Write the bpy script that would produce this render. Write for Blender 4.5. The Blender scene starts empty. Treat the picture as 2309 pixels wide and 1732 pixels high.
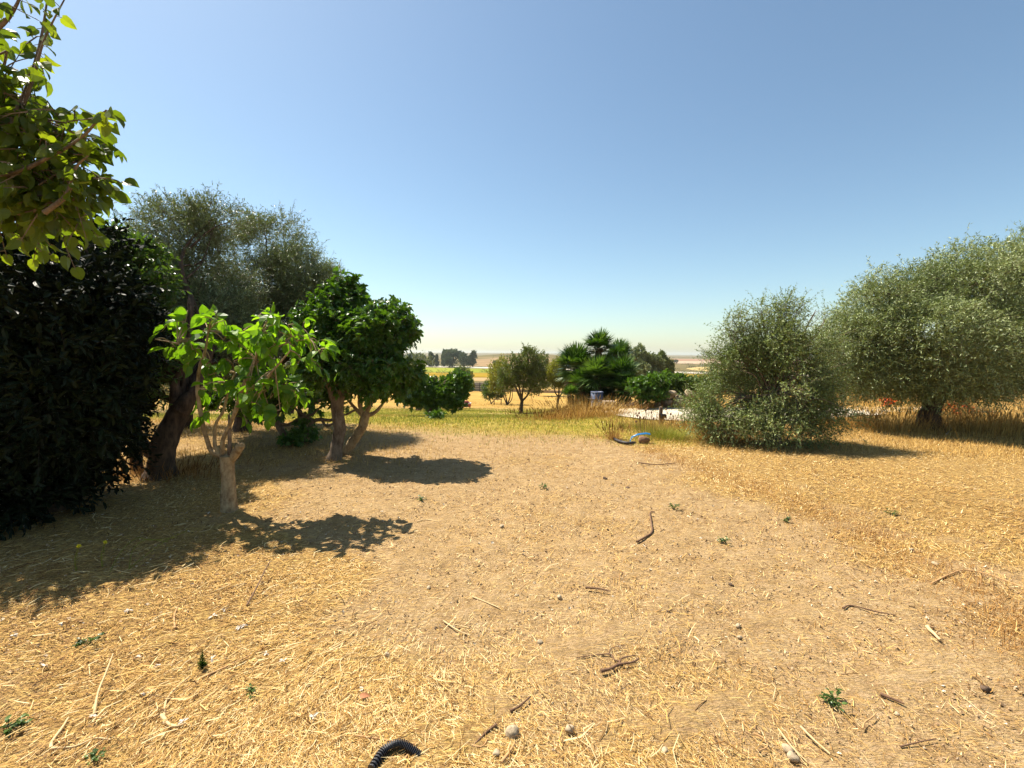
import bpy, math
import numpy as np
from mathutils import Matrix, Euler, Vector

# ------------------------------------------------------------------ camera, sky, sun, exposure
SC = bpy.context.scene
COL = SC.collection
W0, H0, FPX = 2309.0, 1732.0, 1058.0
EYE = np.array([0.0, 0.0, 1.6])
PITCH = math.radians(3.7)
ROLL = math.radians(-0.35)
cam = bpy.data.cameras.new('camera')
cam.sensor_width = 36.0
cam.lens = 36.0 * FPX / W0
cam.clip_start = 0.05
cam.clip_end = 20000
camo = bpy.data.objects.new('camera', cam)
COL.objects.link(camo)
camo.location = EYE
CR = Matrix.Rotation(math.radians(90) - PITCH, 3, 'X') @ Matrix.Rotation(ROLL * -1, 3, 'Z')
camo.rotation_euler = CR.to_euler()
SC.camera = camo
RM = np.array(CR)

SUN_EL = math.radians(57.5)
SUN_DIR2 = np.array([-0.85, 0.53]); SUN_DIR2 /= np.linalg.norm(SUN_DIR2)
sun = bpy.data.lights.new('sun', 'SUN')
sun.energy = 5.0
sun.angle = math.radians(0.5)
sun.color = (1.0, 0.92, 0.79)
suno = bpy.data.objects.new('sun', sun)
COL.objects.link(suno)
SD = Vector((SUN_DIR2[0] * math.cos(SUN_EL), SUN_DIR2[1] * math.cos(SUN_EL), math.sin(SUN_EL)))
suno.rotation_euler = SD.to_track_quat('Z', 'Y').to_euler()

world = bpy.data.worlds.new('World')
SC.world = world
world.use_nodes = True
nt = world.node_tree
bg = nt.nodes['Background']
sky = nt.nodes.new('ShaderNodeTexSky')
sky.sky_type = 'NISHITA'
sky.sun_disc = False
sky.sun_elevation = SUN_EL
sky.sun_rotation = math.atan2(SUN_DIR2[0], SUN_DIR2[1])
sky.altitude = 50
sky.air_density = 1.0
sky.dust_density = 0.75
sky.ozone_density = 5.0
tint = nt.nodes.new('ShaderNodeMix'); tint.data_type = 'RGBA'; tint.blend_type = 'MULTIPLY'
tint.inputs[0].default_value = 1.0; tint.inputs[7].default_value = (1.07, 1.04, 0.88, 1)
nt.links.new(sky.outputs[0], tint.inputs[6]); nt.links.new(tint.outputs[2], bg.inputs[0])
bg.inputs[1].default_value = 0.081
SC.view_settings.view_transform = 'Standard'
SC.view_settings.look = 'None'
SC.view_settings.exposure = 1.17
SC.view_settings.gamma = 1.0
SC.render.engine = 'CYCLES'
SC.cycles.max_bounces = 6
SC.cycles.diffuse_bounces = 2
SC.cycles.glossy_bounces = 2
SC.cycles.transmission_bounces = 3
SC.cycles.transparent_max_bounces = 4
SC.cycles.volume_bounces = 1
SC.cycles.use_denoising = True
SC.cycles.caustics_reflective = False
SC.cycles.caustics_refractive = False

# ------------------------------------------------------------------ maths helpers
def rng(seed): return np.random.default_rng(seed)
def nrm(v): return v / np.maximum(np.linalg.norm(v, axis=-1, keepdims=True), 1e-9)
def vn(p, freq, seed):
    """cheap smooth noise, about -1..1"""
    r = rng(seed * 7919 + 13)
    p = np.asarray(p, float); d = p.shape[-1]
    out = np.zeros(p.shape[:-1])
    for i in range(7):
        k = r.normal(size=d); k = k / np.linalg.norm(k) * freq * (0.6 + 0.9 * r.random())
        out += np.sin(p @ k + r.random() * 6.283)
    return out / 3.6
def sstep(a, b, x):
    t = np.clip((x - a) / (b - a), 0, 1); return t * t * (3 - 2 * t)

# ------------------------------------------------------------------ terrain height
def hh(x, y):
    x, y = np.broadcast_arrays(np.asarray(x, float), np.asarray(y, float))
    L = np.interp(y, [-9, 9, 11, 14, 22, 26, 40, 60, 100, 130, 160], [0, 0, -.06, -.35, -1.3, -1.62, -2.7, -4.1, -6.6, -7.7, -8])
    Rr = np.interp(y, [-9, 14, 18, 30, 40, 60, 100, 130, 160], [0, 0, -.25, -1.9, -2.9, -4.5, -6.8, -7.8, -8])
    z = L + (Rr - L) * sstep(0.5, 5.0, x)
    z = z + 0.5 * sstep(10, 16, x) * sstep(9, 14, y) * (1 - sstep(22, 40, y))
    r = np.hypot(x, y)
    near = (1 - sstep(60, 130, r))
    p = np.stack([x, y], -1)
    z = z + near * (0.035 * vn(p, 0.9, 1) + 0.012 * vn(p, 3.2, 2)) * sstep(0.2, 2.5, r)
    z = z + near * sstep(12, 30, r) * 0.1 * vn(p, 0.35, 3)
    # far hills
    z = z + 9.3 * np.exp(-((x - 22) / 70) ** 2 - ((y - 640) / 110) ** 2)
    z = z + 4.0 * np.exp(-((x + 40) / 60) ** 2 - ((y - 560) / 90) ** 2)
    z = z + 3.5 * np.exp(-((x - 210) / 150) ** 2 - ((y - 620) / 140) ** 2) * 0.6
    far = sstep(500, 1100, r)
    z = z + far * (1.2 * vn(p, 0.006, 4)) + sstep(1200, 3200, r) * (12.0 + 4.0 * vn(p, 0.0022, 5)) * (1 - 0.55 * sstep(-200, 900, x))
    return z

def ray(u, v):
    u = np.asarray(u, float); v = np.asarray(v, float)
    d = np.stack([(u - W0 / 2) / FPX, -(v - H0 / 2) / FPX, -np.ones_like(u * v)], -1) @ RM.T
    return d / d[..., 1:2]                      # per metre of y
def at(u, v, Y):
    return EYE + ray(u, v) * Y
def gnd(u, v, far=5000.0):
    """where the ray through photograph pixel (u, v) meets the terrain"""
    u, v = np.broadcast_arrays(np.asarray(u, float), np.asarray(v, float))
    d = ray(u, v)
    ts = np.geomspace(0.8, far, 170)
    lo = np.full(u.shape, ts[0]); hi = np.full(u.shape, far); found = np.zeros(u.shape, bool)
    prev = ts[0]
    for t in ts[1:]:
        p = EYE + d * t
        below = (p[..., 2] < hh(p[..., 0], p[..., 1])) & ~found
        lo = np.where(below, prev, lo); hi = np.where(below, t, hi); found |= below
        prev = t
    for _ in range(18):
        m = (lo + hi) / 2; p = EYE + d * m[..., None]
        b = p[..., 2] < hh(p[..., 0], p[..., 1])
        hi = np.where(b, m, hi); lo = np.where(b, lo, m)
    p = EYE + d * hi[..., None]
    p[..., 2] = hh(p[..., 0], p[..., 1])
    return p

# ------------------------------------------------------------------ mesh builder
class MB:
    def __init__(s): s.v = []; s.f = []; s.c = []; s.n = 0
    def add(s, verts, faces, var=0.5):
        verts = np.asarray(verts, float).reshape(-1, 3)
        faces = np.asarray(faces, int)
        if len(faces) == 0: return s
        s.v.append(verts); s.f.append(faces + s.n); s.n += len(verts)
        s.c.append(np.broadcast_to(np.asarray(var, float), (len(faces),)).copy())
        return s
    def build(s, name, mat, parent=None, smooth=True, origin=None):
        V = np.concatenate(s.v)
        if parent is not None:
            V = V - np.array(parent.location)
        elif origin is not None:
            V = V - np.asarray(origin)
        me = bpy.data.meshes.new(name)
        me.vertices.add(len(V)); me.vertices.foreach_set('co', V.astype(np.float32).ravel())
        li = np.concatenate([f.ravel() for f in s.f]); lt = np.concatenate([np.full(len(f), f.shape[1]) for f in s.f])
        me.loops.add(len(li)); me.loops.foreach_set('vertex_index', li.astype(np.int32))
        me.polygons.add(len(lt))
        ls = np.concatenate([[0], np.cumsum(lt)[:-1]])
        me.polygons.foreach_set('loop_start', ls.astype(np.int32))
        me.polygons.foreach_set('loop_total', lt.astype(np.int32))
        me.polygons.foreach_set('use_smooth', np.full(len(lt), smooth))
        a = me.attributes.new('var', 'FLOAT', 'FACE')
        a.data.foreach_set('value', np.concatenate(s.c).astype(np.float32))
        me.materials.append(mat)
        me.update(calc_edges=True)
        o = bpy.data.objects.new(name, me)
        COL.objects.link(o)
        if parent is not None: o.parent = parent
        elif origin is not None: o.location = origin
        return o

def tag(o, label=None, cat=None, group=None, kind=None):
    if label: o['label'] = label
    if cat: o['category'] = cat
    if group: o['group'] = group
    if kind: o['kind'] = kind
    return o
def thing(name, label, cat, loc, group=None):
    o = bpy.data.objects.new(name, None)
    o.empty_display_size = 0.1
    COL.objects.link(o)
    o.location = [float(c) for c in loc]
    return tag(o, label, cat, group)

def smooth_path(P, R, sub=5):
    P = np.asarray(P, float); R = np.asarray(R, float)
    if len(P) < 3 or sub < 2: return P, R
    Q = np.vstack([2 * P[0] - P[1], P, 2 * P[-1] - P[-2]])
    op = []; orr = []
    for i in range(len(P) - 1):
        p0, p1, p2, p3 = Q[i:i + 4]
        for t in np.arange(sub) / sub:
            op.append(0.5 * ((2 * p1) + (-p0 + p2) * t + (2 * p0 - 5 * p1 + 4 * p2 - p3) * t * t + (-p0 + 3 * p1 - 3 * p2 + p3) * t ** 3))
            orr.append(R[i] * (1 - t) + R[i + 1] * t)
    op.append(P[-1]); orr.append(R[-1])
    return np.array(op), np.array(orr)
def tube(mb, P, R, seg=8, sub=5, rough=0.0, seed=0, var=0.5, cap=True):
    P, R = smooth_path(P, R, sub)
    n = len(P)
    T = nrm(np.gradient(P, axis=0))
    ref = np.array([0, 0, 1.0]) if abs(T[0][2]) < 0.8 else np.array([1.0, 0, 0])
    N = np.zeros_like(P); N[0] = nrm(np.cross(T[0], ref))
    for i in range(1, n):
        v = N[i - 1] - T[i] * np.dot(N[i - 1], T[i]); N[i] = nrm(v)
    B = np.cross(T, N)
    a = np.arange(seg) * 2 * math.pi / seg
    ring = (N[:, None, :] * np.cos(a)[None, :, None] + B[:, None, :] * np.sin(a)[None, :, None])
    rr = np.repeat(R[:, None], seg, 1)
    if rough > 0:
        s = P[:, None, :] + ring * rr[..., None]
        rr = rr * (1 + rough * vn(s, 2.2 / max(R.max(), .02), seed) + rough * 0.6 * vn(s, 6.0 / max(R.max(), .02), seed + 1))
    V = P[:, None, :] + ring * rr[..., None]
    i = np.arange(n - 1)[:, None] * seg; j = np.arange(seg)[None, :]; k = (j + 1) % seg
    F = np.stack([i + j, i + k, i + seg + k, i + seg + j], -1).reshape(-1, 4)
    mb.add(V.reshape(-1, 3), F, var)
    if cap:
        e = np.arange(seg)
        c = np.vstack([V[-1], P[-1] + T[-1] * R[-1] * 0.4])
        mb.add(c, np.stack([e, (e + 1) % seg, np.full(seg, seg)], -1), var)
        c = np.vstack([V[0], P[0] - T[0] * R[0] * 0.2])
        mb.add(c, np.stack([(e + 1) % seg, e, np.full(seg, seg)], -1), var)

def sticks(mb, A, Bp, ra, rb, var=0.5):
    """many thin three-sided twigs at once"""
    A = np.asarray(A); Bp = np.asarray(Bp); n = len(A)
    if n == 0: return
    T = nrm(Bp - A); ref = np.where(np.abs(T[:, 2:3]) < 0.9, np.array([[0, 0, 1.0]]), np.array([[1.0, 0, 0]]))
    N = nrm(np.cross(T, ref)); B = np.cross(T, N)
    V = np.zeros((n, 6, 3))
    ra = np.broadcast_to(ra, (n,)); rb = np.broadcast_to(rb, (n,))
    for k in range(3):
        d = N * math.cos(k * 2.094) + B * math.sin(k * 2.094)
        V[:, k] = A + d * ra[:, None]; V[:, 3 + k] = Bp + d * rb[:, None]
    b = np.arange(n)[:, None] * 6
    F = np.concatenate([b + np.array([[k, (k + 1) % 3, 3 + (k + 1) % 3, 3 + k]]) for k in range(3)])
    mb.add(V.reshape(-1, 3), F, np.tile(np.broadcast_to(var, (n,)), 3))

LEAF = {
 # (u, v, w): along, across, out of plane
 'thin': ([(0, 0, 0), (.45, .5, .0), (1, 0, -.12), (.45, -.5, .0)], [(0, 1, 2, 3)]),
 'oval': ([(0, 0, 0), (.3, .42, .06), (.72, .4, .02), (1, 0, -.15), (.72, -.4, .02), (.3, -.42, .06), (.5, 0, -.04)],
          [(0, 6, 2, 1), (6, 3, 2, 2), (0, 5, 4, 6), (6, 4, 3, 3)]),
 'broad': ([(0, 0, 0), (-.06, .25, .02), (.15, .5, .08), (.5, .5, .10), (.8, .28, .0), (1.02, 0, -.22), (.8, -.28, .0), (.5, -.5, .10), (.15, -.5, .08), (-.06, -.25, .02), (.25, 0, -.02), (.55, 0, -.06)],
          [(0, 10, 2, 1), (10, 11, 3, 2), (11, 5, 4, 3), (0, 9, 8, 10), (10, 8, 7, 11), (11, 7, 6, 5)]),
 'lobed': ([(0, 0, 0), (.1, .35, .03), (-.02, .55, .0), (.28, .42, .05), (.52, .62, -.05), (.52, .22, .03), (.78, .2, .0), (1, 0, -.2),
            (.78, -.2, .0), (.52, -.22, .03), (.52, -.62, -.05), (.28, -.42, .05), (-.02, -.55, .0), (.1, -.35, .03), (.35, 0, -.03)],
          [(0, 14, 3, 1), (1, 3, 2, 2), (14, 5, 4, 3), (14, 7, 6, 5), (0, 13, 11, 14), (13, 12, 11, 11), (14, 11, 10, 9), (14, 9, 8, 7)]),
}
def leaves(mb, pos, d, up, L, wr, kind, var):
    tv, tf = LEAF[kind]
    tv = np.array(tv, float)
    n = len(pos)
    if n == 0: return
    d = nrm(d); s = nrm(np.cross(d, up)); nn = np.cross(s, d)
    L = np.broadcast_to(L, (n,)); wr = np.broadcast_to(wr, (n,))
    V = pos[:, None, :] + d[:, None, :] * (tv[None, :, 0:1] * L[:, None, None]) \
        + s[:, None, :] * (tv[None, :, 1:2] * (L * wr)[:, None, None]) + nn[:, None, :] * (tv[None, :, 2:3] * L[:, None, None])
    b = np.arange(n)[:, None] * len(tv)
    var = np.broadcast_to(var, (n,))
    V = V.reshape(-1, 3)
    quads = [f for f in tf if len(set(f)) == 4]; tris = [f[:3] for f in tf if len(set(f)) == 3]
    F4 = np.concatenate([b + np.array([f]) for f in quads])
    n0 = mb.n
    mb.add(V, F4, np.tile(var, len(quads)))
    if tris:
        F3 = np.concatenate([b + np.array([f]) for f in tris])
        mb.f.append(F3 + n0); mb.c.append(np.tile(var, len(tris)))

def on_sphere(r, n):
    return nrm(r.normal(size=(n, 3)))

def foliage(mb, blobs, seed, twigs, lpt, twig_len, leaf, wr, kind='thin', up=0.5, out=0.8, rand=0.7, droop=0.2,
            gap=-0.35, gapf=2.2, shell=0.45, twig_r=0.0025, wood=None, spread=0.8, flat=0.3, varbias=0.0, lump=0.22, petiole=0.0):
    """leafy twigs spread through the volume of lumpy ellipsoids; returns some twig starts per blob"""
    r = rng(seed)
    C = np.array([b[0] for b in blobs], float); Rd = np.array([b[1] for b in blobs], float)
    wt = np.array([b[2] if len(b) > 2 else 1.0 for b in blobs]) * (Rd[:, 0] * Rd[:, 1] * Rd[:, 2]) ** 0.62
    k = r.choice(len(blobs), size=int(twigs * 1.7), p=wt / wt.sum())
    dr = on_sphere(r, len(k))
    rad = shell + (1 - shell) * r.random(len(k)) ** 0.6
    lum = 1 + lump * vn(dr * 1.0 + C[k] * 3.1, 3.3, seed + 5) + lump * 0.5 * vn(dr + C[k], 8, seed + 6)
    p = C[k] + dr * Rd[k] * (rad * lum)[:, None]
    ok = vn(p, gapf * 2.0, seed + 9) > gap
    ok &= p[:, 2] > hh(p[:, 0], p[:, 1]) + 0.03
    p = p[ok][:twigs]; k = k[ok][:twigs]; dr = dr[ok][:twigs]
    n = len(p)
    td = nrm(dr * out + np.array([0, 0, up]) + r.normal(size=(n, 3)) * rand * 0.6)
    tl = twig_len * (0.55 + 0.9 * r.random(n))
    bend = np.array([0, 0, -1.0]) * droop
    clump = 0.5 + 0.5 * vn(p, 3.0, seed + 3)
    t = (np.arange(lpt) + 0.5) / lpt
    t = np.clip(t[None, :] + r.normal(size=(n, lpt)) * 0.06, 0.02, 1.0)
    P = p[:, None, :] + td[:, None, :] * (t * tl[:, None])[..., None] + bend * (t ** 2 * tl[:, None])[..., None]
    side = r.normal(size=(n, lpt, 3))
    D = nrm(td[:, None, :] * 0.7 + nrm(side) * spread + np.array([0, 0, -droop]))
    U = nrm(r.normal(size=(n, lpt, 3)) * (1 - flat) + np.array([0, 0, 1.0]) * flat * 2)
    L = leaf * (0.65 + 0.6 * r.random((n, lpt)))
    var = np.clip(0.30 * clump[:, None] + 0.55 * r.random((n, lpt)) + 0.1 + varbias, 0, 1)
    m = n * lpt
    P2 = P.reshape(m, 3); D2 = D.reshape(m, 3)
    if petiole > 0:
        sticks(wood or mb, P2, P2 + D2 * petiole, 0.0012, 0.001, 0.5)
        P2 = P2 + D2 * petiole
        D2 = nrm(D2 + np.array([0, 0, -0.55]) + r.normal(size=(m, 3)) * .15)
    leaves(mb, P2, D2, U.reshape(m, 3), L.reshape(m), wr, kind, var.reshape(m))
    if wood is not None:
        mid = p + td * (tl * .5)[:, None] + bend * (.25 * tl)[:, None]
        end = p + td * tl[:, None] + bend * tl[:, None]
        sticks(wood, p, mid, twig_r, twig_r * .8, 0.4); sticks(wood, mid, end, twig_r * .8, twig_r * .4, 0.4)
    return p, k

def limbs(mb, start, sr, blobs, pts, kk, seed, n_sub=10, r_limb=0.03, seg=6, sag=0.0, rough=.08):
    """a limb from the fork to every blob and thinner branches on to its twigs"""
    r = rng(seed)
    for i, b in enumerate(blobs):
        c = np.array(b[0], float); R = np.array(b[1], float)
        s = np.array(start, float) if np.ndim(start) == 1 else np.array(start[i % len(start)], float)
        e = c + np.array([0, 0, R[2] * .2])
        L = np.linalg.norm(e - s)
        if L < .05: continue
        mid1 = s + (e - s) * .35 + r.normal(size=3) * L * .07 + np.array([0, 0, L * (.08 - sag)])
        mid2 = s + (e - s) * .7 + r.normal(size=3) * L * .06 + np.array([0, 0, L * (.05 - sag)])
        rr = min(r_limb, sr)
        tube(mb, [s, mid1, mid2, e], [rr, rr * .75, rr * .5, rr * .25], seg=seg, sub=4, rough=rough, seed=seed + i)
        q = pts[kk == i]
        if len(q) == 0: continue
        q = q[r.choice(len(q), size=min(n_sub, len(q)), replace=False)]
        for j, tp in enumerate(q):
            f = r.random()
            o = mid1 + (mid2 - mid1) * (f * 2) if f < .5 else mid2 + (e - mid2) * (2 * f - 1)
            m = (o + tp) / 2 + r.normal(size=3) * np.linalg.norm(tp - o) * .1 + np.array([0, 0, .06 * np.linalg.norm(tp - o)])
            tube(mb, [o, m, tp], [rr * .35, rr * .22, rr * .1], seg=4, sub=3, cap=False)

def pb(u, v, ru, rv, Y, rd=None, w=1.0):
    """ellipsoid blob from photograph pixels at depth Y"""
    s = Y / FPX
    return (tuple(at(u, v, Y)), (ru * s, rd if rd else (ru + rv) * .5 * s, rv * s), w)
def ppath(pts, Y, dy=None):
    out = []
    for i, (u, v) in enumerate(pts):
        out.append(at(u, v, Y + (dy[i] if dy else 0)))
    return np.array(out)

# ------------------------------------------------------------------ materials
def new_mat(name):
    m = bpy.data.materials.new(name); m.use_nodes = True
    t = m.node_tree; b = t.nodes['Principled BSDF']
    return m, t, b
def lk(t, a, b): t.links.new(a, b)
def ramp(t, fac, stops):
    n = t.nodes.new('ShaderNodeValToRGB')
    e = n.color_ramp.elements
    while len(e) < len(stops): e.new(0.5)
    for i, (p, c) in enumerate(stops):
        e[i].position = p; e[i].color = (c[0], c[1], c[2], 1)
    lk(t, fac, n.inputs[0]); return n.outputs[0]
def noise(t, scale, detail=4, rough=.6, vec=None, dist=0):
    n = t.nodes.new('ShaderNodeTexNoise'); n.inputs['Scale'].default_value = scale
    n.inputs['Detail'].default_value = detail; n.inputs['Roughness'].default_value = rough
    n.inputs['Distortion'].default_value = dist
    if vec is not None: lk(t, vec, n.inputs['Vector'])
    return n.outputs[0]
def coord(t):
    return t.nodes.new('ShaderNodeNewGeometry').outputs['Position']
def attr(t, name='var'):
    a = t.nodes.new('ShaderNodeAttribute'); a.attribute_name = name; return a.outputs['Fac']
def mixc(t, f, a, b, mode='MIX'):
    n = t.nodes.new('ShaderNodeMix'); n.data_type = 'RGBA'; n.blend_type = mode
    for sock, v in ((n.inputs[0], f), (n.inputs[6], a), (n.inputs[7], b)):
        if hasattr(v, 'links') or hasattr(v, 'is_linked'): lk(t, v, sock)
        elif isinstance(v, (int, float)): sock.default_value = v
        else: sock.default_value = (v[0], v[1], v[2], 1)
    return n.outputs[2]
def mth(t, op, a, b=0.5, clamp=False):
    n = t.nodes.new('ShaderNodeMath'); n.operation = op; n.use_clamp = clamp
    for s, v in ((n.inputs[0], a), (n.inputs[1], b)):
        if isinstance(v, (int, float)): s.default_value = v
        else: lk(t, v, s)
    return n.outputs[0]
def mrange(t, v, a, b, c=0.0, d=1.0):
    n = t.nodes.new('ShaderNodeMapRange'); lk(t, v, n.inputs[0])
    for i, x in enumerate((a, b, c, d)): n.inputs[i + 1].default_value = x
    return n.outputs[0]
def vscale(t, vec, s, rot=0.0):
    n = t.nodes.new('ShaderNodeMapping'); n.inputs['Scale'].default_value = s
    n.inputs['Rotation'].default_value = (0, 0, rot); lk(t, vec, n.inputs[0]); return n.outputs[0]
def bump(t, h, dist, strength=1.0):
    n = t.nodes.new('ShaderNodeBump'); n.inputs['Distance'].default_value = dist; n.inputs['Strength'].default_value = strength
    lk(t, h, n.inputs['Height']); return n.outputs[0]

def leaf_mat(name, c0, c1, c2, trans=0.35, rough=0.5, tcol=None, spec=0.4):
    m, t, b = new_mat(name)
    col = ramp(t, attr(t), [(0.0, c0), (0.5, c1), (1.0, c2)])
    lk(t, col, b.inputs['Base Color'])
    b.inputs['Roughness'].default_value = rough
    b.inputs['Specular IOR Level'].default_value = spec
    tr = t.nodes.new('ShaderNodeBsdfTranslucent')
    tc = mixc(t, 1.0, col, tcol or (1.5, 1.6, .5), 'MULTIPLY'); lk(t, tc, tr.inputs[0])
    mx = t.nodes.new('ShaderNodeMixShader'); mx.inputs[0].default_value = trans
    lk(t, b.outputs[0], mx.inputs[1]); lk(t, tr.outputs[0], mx.inputs[2])
    lk(t, mx.outputs[0], t.nodes['Material Output'].inputs[0])
    return m
def bark_mat(name, c0, c1, scale=18, stretch=.25, bd=.012):
    m, t, b = new_mat(name)
    p = coord(t)
    n1 = noise(t, scale, 6, .7, vscale(t, p, (1, 1, stretch)))
    n2 = noise(t, scale * .3, 3, .6, p)
    f = mth(t, 'ADD', mth(t, 'MULTIPLY', n1, .65), mth(t, 'MULTIPLY', n2, .35))
    lk(t, ramp(t, f, [(.36, c0), (.62, c1)]), b.inputs['Base Color'])
    b.inputs['Roughness'].default_value = .9; b.inputs['Specular IOR Level'].default_value = .2
    lk(t, bump(t, n1, bd), b.inputs['Normal'])
    return m
def plain_mat(name, c, rough=.6, var=.15, scale=20, metal=0, spec=.4, bd=0.0):
    m, t, b = new_mat(name)
    n = noise(t, scale, 5, .65, coord(t))
    lo = [x * (1 - var) for x in c]; hi = [min(1, x * (1 + var)) for x in c]
    lk(t, ramp(t, n, [(.3, lo), (.7, hi)]), b.inputs['Base Color'])
    b.inputs['Roughness'].default_value = rough; b.inputs['Metallic'].default_value = metal
    b.inputs['Specular IOR Level'].default_value = spec
    if bd: lk(t, bump(t, n, bd), b.inputs['Normal'])
    return m
def var_mat(name, stops, rough=.8, trans=0.0, spec=.2):
    m, t, b = new_mat(name)
    col = ramp(t, attr(t), stops)
    lk(t, col, b.inputs['Base Color']); b.inputs['Roughness'].default_value = rough
    b.inputs['Specular IOR Level'].default_value = spec
    if trans:
        tr = t.nodes.new('ShaderNodeBsdfTranslucent'); lk(t, col, tr.inputs[0])
        mx = t.nodes.new('ShaderNodeMixShader'); mx.inputs[0].default_value = trans
        lk(t, b.outputs[0], mx.inputs[1]); lk(t, tr.outputs[0], mx.inputs[2])
        lk(t, mx.outputs[0], t.nodes['Material Output'].inputs[0])
    return m
M = {}
M['olive'] = leaf_mat('olive_leaf', (.06, .085, .02), (.20, .25, .08), (.48, .53, .28), trans=.10, rough=.45)
M['olive_dark'] = leaf_mat('dark_olive_leaf', (.035, .055, .018), (.12, .155, .055), (.34, .40, .22), trans=.12, rough=.42)
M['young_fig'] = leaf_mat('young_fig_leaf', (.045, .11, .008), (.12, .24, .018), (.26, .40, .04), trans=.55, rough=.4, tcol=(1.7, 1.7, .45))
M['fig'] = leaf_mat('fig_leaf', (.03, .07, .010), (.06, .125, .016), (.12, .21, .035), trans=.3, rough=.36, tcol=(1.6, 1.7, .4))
M['quince'] = leaf_mat('round_leaf', (.045, .07, .012), (.10, .145, .02), (.22, .25, .03), trans=.52, rough=.4, tcol=(1.8, 1.8, .35))
M['laurel'] = leaf_mat('shaded_laurel_leaf', (.004, .007, .003), (.008, .014, .005), (.018, .028, .01), trans=.05, rough=.5, spec=.12)  # near black: the shade of the backlit crown is put into the leaf colour
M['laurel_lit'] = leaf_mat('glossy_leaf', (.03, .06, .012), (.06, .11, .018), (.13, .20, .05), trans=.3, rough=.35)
M['almond'] = leaf_mat('almond_leaf', (.04, .065, .012), (.085, .12, .022), (.17, .20, .05), trans=.3, rough=.5)
M['almond_yellow'] = leaf_mat('yellowing_leaf', (.08, .10, .012), (.17, .18, .02), (.30, .28, .04), trans=.35, rough=.5)
M['shrub'] = leaf_mat('wild_olive_leaf', (.055, .085, .02), (.16, .22, .055), (.36, .41, .17), trans=.15, rough=.5)
M['palm'] = leaf_mat('palm_leaf', (.02, .05, .008), (.045, .10, .014), (.14, .22, .05), trans=.25, rough=.38)
M['far_tree'] = leaf_mat('far_leaf', (.03, .05, .025), (.055, .085, .04), (.11, .14, .07), trans=.12, rough=.7)
M['bark_dark'] = bark_mat('dark_bark', (.028, .018, .012), (.13, .085, .055), 22)
M['bark_pale'] = bark_mat('pale_bark', (.15, .09, .045), (.42, .32, .18), 26, .6, .006)
M['bark_mid'] = bark_mat('grey_brown_bark', (.07, .048, .032), (.26, .19, .13), 24, .4, .01)
M['bark_far'] = plain_mat('far_bark', (.08, .055, .035), .9)
M['twig'] = plain_mat('twig_bark', (.16, .115, .075), .85, .4)
M['straw'] = var_mat('straw', [(0, (.09, .038, .012)), (.36, (.34, .175, .05)), (.68, (.68, .425, .125)), (1, (.88, .71, .39))], .7, .15)
M['dry'] = var_mat('dry_grass', [(0, (.22, .115, .03)), (.5, (.52, .32, .082)), (1, (.76, .54, .2))], .75, .25)
M['rusty_dry'] = var_mat('rusty_dry_grass', [(0, (.16, .07, .02)), (.5, (.38, .19, .05)), (1, (.60, .36, .12))], .75, .25)
M['grass'] = var_mat('grass_blades', [(0, (.12, .14, .015)), (.5, (.24, .25, .03)), (1, (.42, .38, .07))], .7, .3)
M['stone'] = plain_mat('limestone', (.37, .285, .18), .9, .35, 40, bd=.004)
M['stone_grey'] = plain_mat('grey_stone', (.26, .20, .14), .9, .4, 18, bd=.01)
M['feather'] = plain_mat('feather', (.60, .52, .42), .8, .1)
# ------------------------------------------------------------------ ground
TR1 = gnd([1120, 1030, 960, 900, 880, 900, 960], [985, 1040, 1130, 1240, 1360, 1500, 1640])[:, :2]
TR2 = gnd([1230, 1400, 1560, 1720, 1900, 2120, 2300], [1010, 1130, 1240, 1370, 1470, 1580, 1680])[:, :2]
def dist_poly(p, poly):
    d = np.full(p.shape[:-1], 1e9)
    for a, b in zip(poly[:-1], poly[1:]):
        ab = b - a; t = np.clip(((p - a) @ ab) / (ab @ ab), 0, 1)
        d = np.minimum(d, np.linalg.norm(p - a - t[..., None] * ab, axis=-1))
    return d
_L = gnd([560, 700, 760, 870, 900, 860], [1180, 1250, 1400, 1500, 1620, 1732])[:, :2]
_R = gnd([1330, 1600, 1900, 2309, 2700], [985, 1070, 1190, 1440, 1700])[:, :2]
_L = _L[np.argsort(_L[:, 1])]; _R = _R[np.argsort(_R[:, 1])]
def straw_amt(x, y):
    p = np.stack([x, y], -1)
    w = .16 * vn(p, 1.6, 21) + .08 * vn(p, 5, 22)
    left = sstep(-.45, .65, np.interp(y, _L[:, 1], _L[:, 0]) - x + w * 2) * (1 - .4 * sstep(5.0, 6.5, y))
    right = sstep(-.7, .9, x - np.interp(y, _R[:, 1], _R[:, 0]) + w * 3.2)
    low = (1 - sstep(2.0, 2.75, y + .5 * w)) * sstep(-1.4, -.6, x) * (1 - sstep(.7, 1.6, x))
    s = .13 + .62 * left + .62 * right + .34 * low
    s = s + .13 * vn(p, 2.6, 23) + .15 * vn(p, 8, 24) + .05 * np.exp(-((x - .6) / .6) ** 2) * sstep(3.3, 4, y)
    return np.clip(s, 0.04, 1)
def green_amt(x, y):
    p = np.stack([x, y], -1)
    g = sstep(7.6, 11, y + .35 * x * (x < 0) + 1.3 * vn(p, .7, 31)) * (1 - sstep(26, 36, y - .35 * x + 3 * vn(p, .25, 34))) * (1 - sstep(1.5, 4.2, x - .12 * y))
    g = g * (.80 + .35 * vn(p, 1.1, 32) + .2 * vn(p, .4, 33))
    g = g + .55 * np.exp(-((x - 2.9) / 1.1) ** 2 - ((y - 8.9) / .9) ** 2)
    return np.clip(g, 0, 1)

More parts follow.
